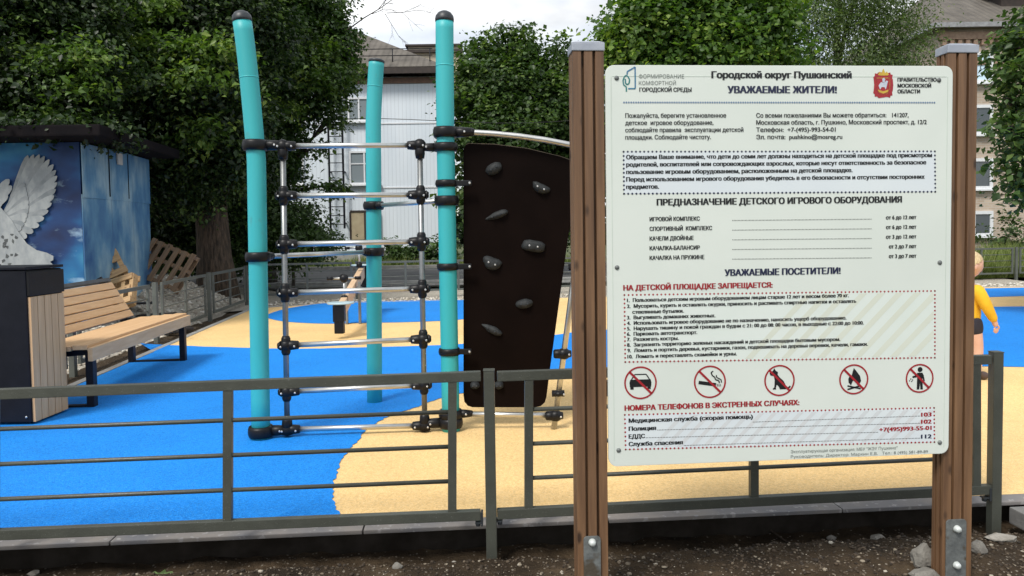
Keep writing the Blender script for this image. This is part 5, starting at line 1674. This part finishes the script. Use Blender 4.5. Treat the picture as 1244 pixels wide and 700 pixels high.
for x0, x1, y0, y1 in ((915, 1117, 512.8, 505.4), (799, 1117, 522.4, 514.2), (785, 1066, 531.8, 525.2), (831, 1117, 541.2, 532.3)):
    dots('dotted_line', [((x0, y0), (x1, y1))], 1.9, 0.6, INK, 5)

# prohibition pictograms
def disc_ring(b, c, r0, r1, off, n=40):
    s_, z_ = st(*c); sc = 2.44 / FPX
    for i in range(n):
        a0, a1 = 2 * math.pi * i / n, 2 * math.pi * (i + 1) / n
        b.poly([bpt(s_ + r * sc * math.cos(a), z_ + r * sc * math.sin(a), off) for r, a in ((r0, a0), (r1, a0), (r1, a1), (r0, a1))])
def shape(b, c, pts, off=0.0010):
    s_, z_ = st(*c); sc = 2.44 / FPX
    b.poly([bpt(s_ + x_ * sc, z_ - y_ * sc, off) for x_, y_ in pts])
def ell(cx_, cy_, rx, ry, n=16): return [(cx_ + rx * math.cos(2 * math.pi * i / n), cy_ + ry * math.sin(2 * math.pi * i / n)) for i in range(n)]
def strokes(b, c, pts, w):
    for (x0, y0), (x1, y1) in zip(pts[:-1], pts[1:]):
        L = math.hypot(x1 - x0, y1 - y0) or 1
        nx, ny = -(y1 - y0) / L * w / 2, (x1 - x0) / L * w / 2
        shape(b, c, [(x0 + nx, y0 + ny), (x1 + nx, y1 + ny), (x1 - nx, y1 - ny), (x0 - nx, y0 - ny)])
icons = [((778, 465), 20), ((862.3, 463.8), 20), ((946.8, 462.2), 19.3), ((1037, 460.8), 18.8), ((1117, 459.6), 18.2)]
for i, (c, r) in enumerate(icons):
    b = MB(); disc_ring(b, c, r - 1.9, r, 0.0014)
    s_, z_ = st(*c); sc = 2.44 / FPX
    k7 = 0.7071 * (r - 1)
    w = 0.95
    b.poly([bpt(s_ + x_ * sc, z_ - y_ * sc, 0.0014) for x_, y_ in ((-k7 - w, -k7 + w), (-k7 + w, -k7 - w), (k7 + w, k7 - w), (k7 - w, k7 + w))])
    pic = b.build('prohibition_ring', M['ink_red'], pnl, normals=False)
    b = MB()
    if i == 0:                                   # car
        shape(b, c, [(-12.5, -4), (12.5, -4), (13.5, 0), (13, 5), (-13, 5), (-13.5, 0)])
        shape(b, c, [(-12.5, 5.05), (-8.5, 5.05), (-8.5, 8), (-12.5, 8)]); shape(b, c, [(8.5, 5.05), (12.5, 5.05), (12.5, 8), (8.5, 8)])
        strokes(b, c, [(-11, -4.1), (-7, -10.2), (7, -10.2), (11, -4.1)], 1.3)
    elif i == 1:                                 # cigarette and smoke
        strokes(b, c, [(-14, 0.4), (7.5, 4.0)], 4.2)
        strokes(b, c, [(9, 3.0), (9.2, 6.0)], 1.0); strokes(b, c, [(11.2, 3.2), (11.4, 6.2)], 1.0); strokes(b, c, [(13.2, 3.4), (13.4, 6.0)], .8)
        strokes(b, c, [(4, -13), (1.5, -11), (3, -7.5), (6, -5.5), (7, -2.5), (11, -1), (12, 2)], 1.5)
        strokes(b, c, [(8, -8), (8.5, -5), (11.5, -3.5), (14, -2), (14.5, 1.5)], 1.3)
    elif i == 2:                                 # sitting dog
        shape(b, c, [(-12.5, -9.5), (-8.5, -12), (-6.5, -15), (-4.5, -12), (-2, -10.5), (-2.2, -7), (-7, -5.5), (-11.5, -6.5)])
        shape(b, c, [(-7, -5.45), (-2.2, -6.95), (0, -4), (5, 0.5), (7.5, 5), (8, 11), (0.5, 11), (-0.5, 8), (-3.5, 5), (-6, 0)])
        shape(b, c, [(-6, 0.05), (-3.5, 5.05), (-4.5, 8.5), (-4.2, 11), (-8.5, 11), (-8.3, 9.6), (-6.6, 8.6)])
        strokes(b, c, [(7.6, 9.8), (11.5, 9.5), (13.8, 7.4)], 2.0)
    elif i == 3:                                 # campfire
        shape(b, c, [(0, -14), (3.5, -10), (8, -4), (9.5, 2), (7, 7), (4.5, 7.5), (3.5, 3), (0.5, -0.5), (-2, 4), (-3.5, 7.5), (-6.5, 4), (-7, -1), (-4, -6), (-3, -3.5), (-1.5, -9)])
        strokes(b, c, [(-8, 8), (9, 12)], 1.9); strokes(b, c, [(-8, 12.5), (9, 8.2)], 1.9)
    else:                                        # person dropping litter
        shape(b, c, ell(0.5, -11, 3.2, 3.2))
        shape(b, c, [(-3, -7), (3.5, -7), (5.2, -4), (7, 3.5), (5.2, 4), (3.8, -0.5), (3.8, 4), (4.4, 14), (1.2, 14), (0.4, 5.5), (-0.4, 14), (-3.6, 14), (-3.4, 4), (-3.2, -1.5), (-9, -0.5), (-9.5, -2.8), (-4.5, -4)])
        for dx, dy in ((-11.5, 0.5), (-9.2, 1.8), (-13, 2.8), (-10.2, 3.6)): shape(b, c, ell(dx, dy, .8, .8, 8))
    b.build('pictogram', INK, pic, normals=False)

# city emblem: red mantled shield, golden crown, pale rider
c = (1072.8, 101)
b = MB()
sh = []
for i in range(44):
    t = i / 44 * 2 * math.pi
    x_, y_ = math.copysign(abs(math.cos(t)) ** 0.45, math.cos(t)) * 12.2, math.copysign(abs(math.sin(t)) ** 0.4, math.sin(t)) * 15
    wv = 1 + 0.055 * math.cos(t * 11)
    sh.append((x_ * wv, y_ * wv + 2.5))
shape(b, c, sh, 0.0010)
em = b.build('coat_of_arms', M['ink_red'], pnl, normals=False)
b = MB()
strokes(b, c, [(-8.5, -6), (-8.5, 8), (-5, 13), (0, 15), (5, 13), (8.5, 8), (8.5, -6), (-8.5, -6)], 0.7)
b2_ = MB(); 
for pts in ([(-7, -10), (-4.5, -14), (-2.5, -12), (0, -17.5), (2.5, -12), (4.5, -14), (7, -10), (5, -9), (-5, -9)], [(-7, 8), (0, 10), (7, 8), (5.5, 11), (0, 13), (-5.5, 11)]): shape(b2_, c, pts, 0.0014)
b2_.build('crown_emblem', M['gold'], em, normals=False)
b.build('shield_outline', M['gold'], em, normals=False)
b = MB()
for pts in ([(-6, 3), (-3, -1), (1, 0), (4, -3), (6, -2), (5, 1), (4, 5), (3, 8), (1.5, 5), (-2, 5), (-4, 8), (-5, 6)], [(-1, -1), (-1.5, -5), (1, -6.5), (2.5, -4), (1.5, 0)]): shape(b, c, pts, 0.0016)
b.build('rider_emblem', M['white_ink'], em, normals=False)
# leaf and doorway logo
c = (764, 97)
b = MB()
strokes(b, c, [(-2.2, -6), (-2.0, -9.5), (7.5, -15), (7.5, 10.5), (-1, 10.5)], 1.6)
lg = b.build('doorway_logo', M['logo_blue'], pnl, normals=False)
b = MB()
strokes(b, c, [(-3.2, 14), (-3.2, 8.5), (-6.5, 6), (-7.2, 1), (-5.5, -3.5), (-3.2, -5.2), (-1, -3.5), (0.8, 0), (0.2, 4), (-2, 6), (-4.2, 4), (-4.4, -1)], 1.6)
b.build('leaf_logo', M['logo_green'], lg, normals=False)

# ------------------------------------------------------------------ pallets
def pallet(loc, yaw, tilt, spin, mat, label, L, Wd, nb, bw=0.085):
    r_ = empty('pallet', (0, 0, 0), label, 'pallet', 'pallets by the garage')
    def pb(cn, size, nm):
        j = random.uniform(-.02, .02)
        MB().box((cn[0] + j, cn[1], cn[2]), size, rz=random.uniform(-.03, .03)).build(nm, mat, r_, bevel=0.003)
    for i in range(nb):
        pb((0, -Wd / 2 + bw / 2 + (Wd - bw) * i / (nb - 1), 0.055), (L, bw, 0.02), 'deck_board')
    for x_ in (-L * .42, L * .05, L * .42):
        pb((x_, 0, 0.0), (0.055, Wd, 0.088), 'stringer')
    for y_ in (-Wd / 2 + 0.04, Wd / 2 - 0.04):
        pb((0, y_, -0.055), (L, bw, 0.02), 'base_board')
    r_.location = loc
    r_.rotation_euler = (Matrix.Rotation(yaw, 3, 'Z') @ Matrix.Rotation(tilt, 3, 'X') @ Matrix.Rotation(spin, 3, 'Z')).to_euler()
    return r_
pallet(at(128, 322, 9.7), R(12), R(68), R(27), M['pallet'], 'pale broken pallet leaning against the blue garage side', 0.40, 0.46, 3)
pallet(at(148, 356, 9.4), R(-18), R(58), R(20), M['pallet'], 'pale tilted pallet lowest on the gravel, behind the bench back', 0.36, 0.44, 3)
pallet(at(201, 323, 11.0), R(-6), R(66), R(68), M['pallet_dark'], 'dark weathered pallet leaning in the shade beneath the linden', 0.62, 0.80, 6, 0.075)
r_ = empty('debris_heap', at(190, 366, 9.6), 'heap of black boards and sheeting on the gravel behind the side fence', 'debris')
b = MB()
for i in range(14):
    q = at(190 + random.uniform(-32, 32), 368 + random.uniform(-8, 8), 9.5 + random.uniform(-.4, .5))
    q.z = gravel_z(q.x, q.y) + 0.05 + random.random() * 0.06
    an = random.uniform(-.5, .5)
    b.bar(q - Vector((math.cos(an), math.sin(an), random.uniform(-.1, .1))) * 0.3, q + Vector((math.cos(an), math.sin(an), random.uniform(-.1, .1))) * 0.3, random.uniform(.06, .16), 0.025)
b.build('boards', M['haystack'], r_, bevel=0.004)

# ------------------------------------------------------------------ child (mostly behind the right-hand post)
def skin_mesh(verts, edges, radii, root_i=0, sub=2):
    me = bpy.data.meshes.new('tmp'); me.from_pydata([tuple(v) for v in verts], edges, [])
    ob = bpy.data.objects.new('tmp', me); COL.objects.link(ob)
    md = ob.modifiers.new('s', 'SKIN'); md.use_smooth_shade = True
    for i, rr in enumerate(radii):
        sv = me.skin_vertices[0].data[i]
        sv.radius = (rr, rr) if not isinstance(rr, tuple) else rr
        sv.use_root = (i == root_i)
    sd_ = ob.modifiers.new('d', 'SUBSURF'); sd_.levels = sub; sd_.render_levels = sub
    bpy.context.view_layer.update()
    out = bpy.data.meshes.new_from_object(ob.evaluated_get(bpy.context.evaluated_depsgraph_get()))
    bpy.data.objects.remove(ob); bpy.data.meshes.remove(me)
    return out
def join_remesh(meshes, vox, smooth=4):
    bm = bmesh.new()
    for m_ in meshes: bm.from_mesh(m_)
    bmesh.ops.recalc_face_normals(bm, faces=bm.faces)
    me = bpy.data.meshes.new('tmp'); bm.to_mesh(me); bm.free()
    ob = bpy.data.objects.new('tmp', me); COL.objects.link(ob)
    md = ob.modifiers.new('r', 'REMESH'); md.mode = 'VOXEL'; md.voxel_size = vox
    sm = ob.modifiers.new('sm', 'SMOOTH'); sm.iterations = smooth; sm.factor = 0.5
    bpy.context.view_layer.update()
    out = bpy.data.meshes.new_from_object(ob.evaluated_get(bpy.context.evaluated_depsgraph_get()))
    bpy.data.objects.remove(ob)
    for p in out.polygons: p.use_smooth = True
    return out
# local frame: +x is where the child faces, y to the child's left, z up; height 0.98
foot = gnd(1186, 460)
croot = empty('person', (foot.x - 0.07, foot.y, 0), 'blond toddler in yellow sweater and dark shorts standing behind the right post', 'person')
CR = Matrix.Translation(Vector((foot.x - 0.07, foot.y, 0.0))) @ Matrix.Rotation(R(8), 4, 'Z')
def cskel(scale_r=1.0):
    pass
V = {}
jl = [('pelvis', (0, 0, 0.47), .075), ('waist', (0.0, 0, 0.55), .078), ('chest', (0.0, 0, 0.66), .082), ('neckb', (-0.005, 0, 0.745), .05), ('neck', (0.0, 0, 0.775), .038), ('skull', (0.01, 0, 0.82), .045)]
for sgn, nm in ((-1, 'r'), (1, 'l')):
    f_ = 0.045 if sgn < 0 else -0.015
    jl += [('hip' + nm, (0, sgn * .055, 0.43), .062), ('knee' + nm, (0.015 + f_ * .6, sgn * .055, 0.235), .042), ('ank' + nm, (-0.005 + f_, sgn * .055, 0.055), .029), ('toe' + nm, (0.075 + f_, sgn * .058, 0.024), .024)]
    ax = 0.045 if sgn < 0 else -0.03
    jl += [('sho' + nm, (-0.005, sgn * .105, 0.70), .040), ('elb' + nm, (0.03 + ax * .4, sgn * .135, 0.565), .031), ('wri' + nm, (0.075 + ax, sgn * .13, 0.445), .021), ('palm' + nm, (0.085 + ax, sgn * .128, 0.415), .022)]
idx = {n_: i for i, (n_, _, _) in enumerate(jl)}
ed = [('pelvis', 'waist'), ('waist', 'chest'), ('chest', 'neckb'), ('neckb', 'neck'), ('neck', 'skull')]
for nm in 'rl':
    ed += [('pelvis', 'hip' + nm), ('hip' + nm, 'knee' + nm), ('knee' + nm, 'ank' + nm), ('ank' + nm, 'toe' + nm), ('chest', 'sho' + nm), ('sho' + nm, 'elb' + nm), ('elb' + nm, 'wri' + nm), ('wri' + nm, 'palm' + nm)]
JP = {n_: (Vector(p), r_) for n_, p, r_ in jl}
def chain(names):
    return skin_mesh([JP[n_][0] for n_ in names], [(i, i + 1) for i in range(len(names) - 1)], [JP[n_][1] for n_ in names], 0)
JP['hipcr'] = (Vector((0, -.03, .47)), .066); JP['hipcl'] = (Vector((0, .03, .47)), .066)
JP['shocr'] = (Vector((0, -.05, .69)), .050); JP['shocl'] = (Vector((0, .05, .69)), .050)
parts = [chain(['pelvis', 'waist', 'chest', 'neckb', 'neck', 'skull'])]
for nm in 'rl':
    parts.append(chain(['hipc' + nm, 'hip' + nm, 'knee' + nm, 'ank' + nm, 'toe' + nm]))
    parts.append(chain(['shoc' + nm, 'sho' + nm, 'elb' + nm, 'wri' + nm, 'palm' + nm]))
for nm, sgn in (('r', -1), ('l', 1)):
    w_p = Vector(dict((n_, p) for n_, p, _ in jl)['palm' + nm])
    for k_, (dx, L_) in enumerate(((0.016, .042), (0.006, .047), (-0.005, .044), (-0.015, .035))):
        a = w_p + Vector((dx, sgn * -0.002, -0.006)); 
        m1 = a + Vector((0.006, sgn * -0.002, -L_ * .5)); e1 = m1 + Vector((-0.004, sgn * -0.008, -L_ * .5))
        parts.append(skin_mesh([a, m1, e1], [(0, 1), (1, 2)], [.0075, .0068, .0056], 0, 1))
    a = w_p + Vector((0.016, sgn * -0.004, 0.012))
    parts.append(skin_mesh([a, a + Vector((0.018, sgn * -.006, -.014)), a + Vector((0.022, sgn * -.010, -.034))], [(0, 1), (1, 2)], [.009, .0075, .006], 0, 1))
# head shaped from a sphere
hb = bmesh.new()
bmesh.ops.create_uvsphere(hb, u_segments=40, v_segments=28, radius=1.0)
HC = Vector((0.012, 0, 0.885))
for v in hb.verts:
    x_, y_, z_ = v.co
    X_ = x_ * 0.096; Y_ = y_ * 0.076; Z_ = z_ * 0.102
    if z_ < 0: 
        Y_ *= 1 - 0.28 * (-z_) ** 1.5
        if x_ > 0: X_ *= 1 - 0.10 * (-z_)
        else: X_ *= 1 - 0.30 * (-z_)
    if x_ > 0:
        nose = math.exp(-((z_ + 0.18) / 0.17) ** 2 - (y_ / 0.20) ** 2); X_ += 0.020 * nose
        X_ -= 0.010 * math.exp(-((z_ - 0.06) / 0.14) ** 2 - ((abs(y_) - 0.36) / 0.2) ** 2)
        X_ += 0.008 * math.exp(-((z_ + 0.46) / 0.10) ** 2 - (y_ / 0.3) ** 2)
        X_ += 0.006 * math.exp(-((z_ - 0.45) / 0.35) ** 2)
        X_ += 0.009 * math.exp(-((z_ + 0.80) / 0.14) ** 2 - (y_ / 0.35) ** 2)
        X_ += 0.006 * math.exp(-((z_ + 0.30) / 0.2) ** 2 - ((abs(y_) - 0.5) / 0.2) ** 2)
    v.co = HC + Vector((X_, Y_, Z_))
hm = bpy.data.meshes.new('tmp'); hb.to_mesh(hm); hb.free()
parts.append(hm)
eb = MB()
for sgn in (-1, 1): eb.ball(HC + Vector((-0.012, sgn * 0.074, -0.014)), (0.016, 0.009, 0.024), 12, 8)
em_ = bpy.data.meshes.new('tmp'); eb.bm.to_mesh(em_); eb.bm.free()
parts.append(em_)
bm_all = join_remesh(parts, 0.0045, 3)
bm_all.transform(CR)
body = link_mesh('body', bm_all, M['skin'], croot)
def cbuild(mb_, name, mat, parent=None):
    for v in mb_.bm.verts: v.co = CR @ v.co
    return mb_.build(name, mat, parent or body)
b = MB()
for sgn in (-1, 1): b.ball(HC + Vector((0.079, sgn * 0.029, 0.006)), (0.007, 0.010, 0.007), 10, 8)
cbuild(b, 'eyes', M['eye'])
b = MB().ball(HC + Vector((0.088, 0, -0.050)), (0.007, 0.019, 0.0045), 10, 8)
cbuild(b, 'mouth', M['lip'])
# hair cap
b = MB()
bmesh.ops.create_uvsphere(b.bm, u_segments=40, v_segments=28, radius=1.0)
kill = []
for v in b.bm.verts:
    x_, y_, z_ = v.co
    lim = 0.02 + 0.42 * x_ if x_ > 0 else 0.02 + 0.60 * x_
    lim += 0.05 * noise.noise(Vector((x_ * 9, y_ * 9, 1)))
    if z_ < lim: kill.append(v)
    w_ = 1.0 + 0.03 * noise.noise(Vector((x_ * 5, y_ * 5, z_ * 5))) + 0.02 * noise.noise(Vector((x_ * 14, y_ * 14, z_ * 4)))
    v.co = HC + Vector((x_ * 0.104 * w_ - 0.003, y_ * 0.083 * w_, z_ * 0.110 * w_))
bmesh.ops.delete(b.bm, geom=kill, context='VERTS')
for f_ in b.bm.faces: f_.smooth = True
cbuild(b, 'hair', M['hair'])
# sweater: torso + sleeves
P_ = {n_: Vector(p) for n_, p, _ in jl}
pcs = [skin_mesh([(0, 0, 0.455), (0, 0, 0.55), (0, 0, 0.66), (-0.003, 0, 0.742)], [(0, 1), (1, 2), (2, 3)], [.090, .092, .094, .058], 1)]
for nm in 'rl':
    pcs.append(skin_mesh([JP['shoc' + nm][0], P_['sho' + nm], P_['elb' + nm], P_['wri' + nm] + Vector((0, 0, 0.006))], [(0, 1), (1, 2), (2, 3)], [.060, .052, .044, .031], 0))
sm_ = join_remesh(pcs, 0.006, 3)
sm_.transform(CR)
link_mesh('sweater', sm_, M['yellow_cloth'], body)
pcs = [skin_mesh([(0, 0, 0.49), (0, 0, 0.43)], [(0, 1)], [.088, .086], 0)]
for nm in 'rl':
    kn = P_['hip' + nm].lerp(P_['knee' + nm], 0.55)
    pcs.append(skin_mesh([JP['hipc' + nm][0], P_['hip' + nm], kn], [(0, 1), (1, 2)], [.074, .072, .062], 0))
sm_ = join_remesh(pcs, 0.006, 3); sm_.transform(CR)
link_mesh('shorts', sm_, M['navy_cloth'], body)
for nm in 'rl':
    a = P_['ank' + nm]; t_ = P_['toe' + nm]
    sm_ = join_remesh([skin_mesh([a + Vector((-.012, 0, 0.012)), a + Vector((-0.008, 0, -0.022)), t_.lerp(a, .45) + Vector((0, 0, -.004)), t_ + Vector((.012, 0, 0.004))], [(0, 1), (1, 2), (2, 3)], [.034, .036, .036, .028], 1)], 0.005, 2)
    for v in sm_.vertices:
        if v.co.z < 0.004: v.co.z = 0.004
    sm_.transform(CR)
    link_mesh('shoe', sm_, M['shoe'], body)

# ------------------------------------------------------------------ small things on the soil
def stone(px, py, r, mat, label, sq=(1, .8, .7), seed=0, lift=0.35):
    q = gnd(px, py, -0.04)
    z = dirt_z(q.x, q.y)
    q = gnd(px, py, z); z = dirt_z(q.x, q.y)
    b = MB()
    bmesh.ops.create_icosphere(b.bm, subdivisions=3, radius=1.0)
    for v in b.bm.verts:
        d = v.co.copy()
        k_ = 1 + 0.30 * noise.noise(d * 1.3 + Vector((seed * 3.1, 0, 0))) + 0.10 * noise.noise(d * 4 + Vector((seed, 2, 1)))
        for ax in (Vector((.7, .2, .6)), Vector((-.6, .5, .5)), Vector((.1, -.8, .5)), Vector((-.2, -.5, -.8))):
            ax = (ax + Vector((math.sin(seed * 7), math.cos(seed * 5), math.sin(seed * 3))) * .4).normalized()
            dd = d.dot(ax) * k_
            if dd > 0.72: k_ *= 0.72 / dd
        v.co = Vector((d.x * sq[0], d.y * sq[1], d.z * sq[2])) * r * k_ + Vector((q.x, q.y, z + r * sq[2] * lift))
    o_ = b.build('stone', mat, None, origin=(q.x, q.y, z))
    return tag(o_, label, 'stone', 'stones on the soil')
stone(1122, 684, 0.055, M['stone'], 'largest grey stone, leaning against the left of the right sign post', (0.8, .7, 1.0), 1)
stone(1126, 696, 0.050, M['stone'], 'flat grey stone at the very foot of the right sign post', (1.1, .8, .5), 2)
stone(1068, 646, 0.038, M['stone_pale'], 'pale angular stone under the right end of the sign panel', (1.0, .8, .75), 3)
stone(1188, 672, 0.04, M['stone'], 'dark stone just right of the right sign post', (.8, .8, .7), 4)
stone(1215, 655, 0.045, M['stone_pale'], 'flat pale stone at the foot of the corner fence post', (1.3, .8, .4), 5)
stone(483, 689, 0.020, M['stone'], 'grey lump of rubble on the soil left of the middle fence post', (1.1, .9, .7), 6)
stone(40, 690, 0.022, M['stone'], 'grey lump of rubble in the bottom left corner', (1.1, .9, .6), 7)
stone(551, 673, 0.024, M['stone_pale'], 'small pale stone below the rail, left of the middle fence post', (0.8, .8, .9), 8)
stone(1010, 645, 0.020, M['stone_pale'], 'small pale stone below the kerb, under the sign panel', (1.0, .8, .8), 9)
o_ = stone(62, 681, 0.026, M['redshard'], 'red brick fragment on the soil in the bottom left corner', (1.2, .8, .5), 10)
o_.name = 'brick_fragment'; o_['category'] = 'brick fragment'; del o_['group']
# twig and fallen leaf
def on_soil(px, py):
    q = gnd(px, py, -0.05); q = gnd(px, py, dirt_z(q.x, q.y)); q.z = dirt_z(q.x, q.y); return q
a, b_ = on_soil(921, 641), on_soil(976, 655)
pts = [a.lerp(b_, t) for t in (0, .3, .6, 1)]
for i, p_ in enumerate(pts): p_.z = dirt_z(p_.x, p_.y) + 0.008 + (0.004 if i % 2 else 0)
o_ = MB().tube(pts, [.003, .004, .0035, .002], 7).build('twig', M['twig'], None, origin=tuple(a))
tag(o_, 'thin dry twig on the soil below the sign panel', 'twig')
q = on_soil(193, 690)
b = MB()
lobes = []
for i in range(40):
    t = i / 40 * 2 * math.pi
    r_ = 0.045 * (0.62 + 0.38 * abs(math.cos(t * 2.5))) * (1 - 0.25 * math.cos(t))
    lobes.append((r_ * math.sin(t) * 1.25, r_ * math.cos(t)))
ctr = b.bm.verts.new((q.x, q.y, q.z + 0.022))
vs_ = [b.bm.verts.new((q.x + x_, q.y + y_, q.z + 0.016 + 0.006 * math.sin(9 * x_ / .05) + 0.15 * abs(y_) * .3)) for x_, y_ in lobes]
for i in range(40): b.bm.faces.new((ctr, vs_[i], vs_[(i + 1) % 40]))
ext = bmesh.ops.solidify(b.bm, geom=b.bm.faces[:], thickness=0.0008)
tag(b.build('fallen_leaf', M['fallen'], None, origin=tuple(q)), 'fallen pale green maple leaf lying on the soil', 'leaf')

# overhead cable
ca, cb_ = at(535, 147, 17.5), at(740, 142, 18.5)
pts = [ca.lerp(cb_, t) - Vector((0, 0, 0.10 * math.sin(math.pi * t))) for t in np.linspace(-1.5, 2.5, 25)]
o_ = MB().tube(pts, 0.008, 6).build('overhead_cable', M['cable'], None, origin=tuple(ca))
tag(o_, 'thin overhead cable crossing the trees behind the black climbing panel', 'cable')
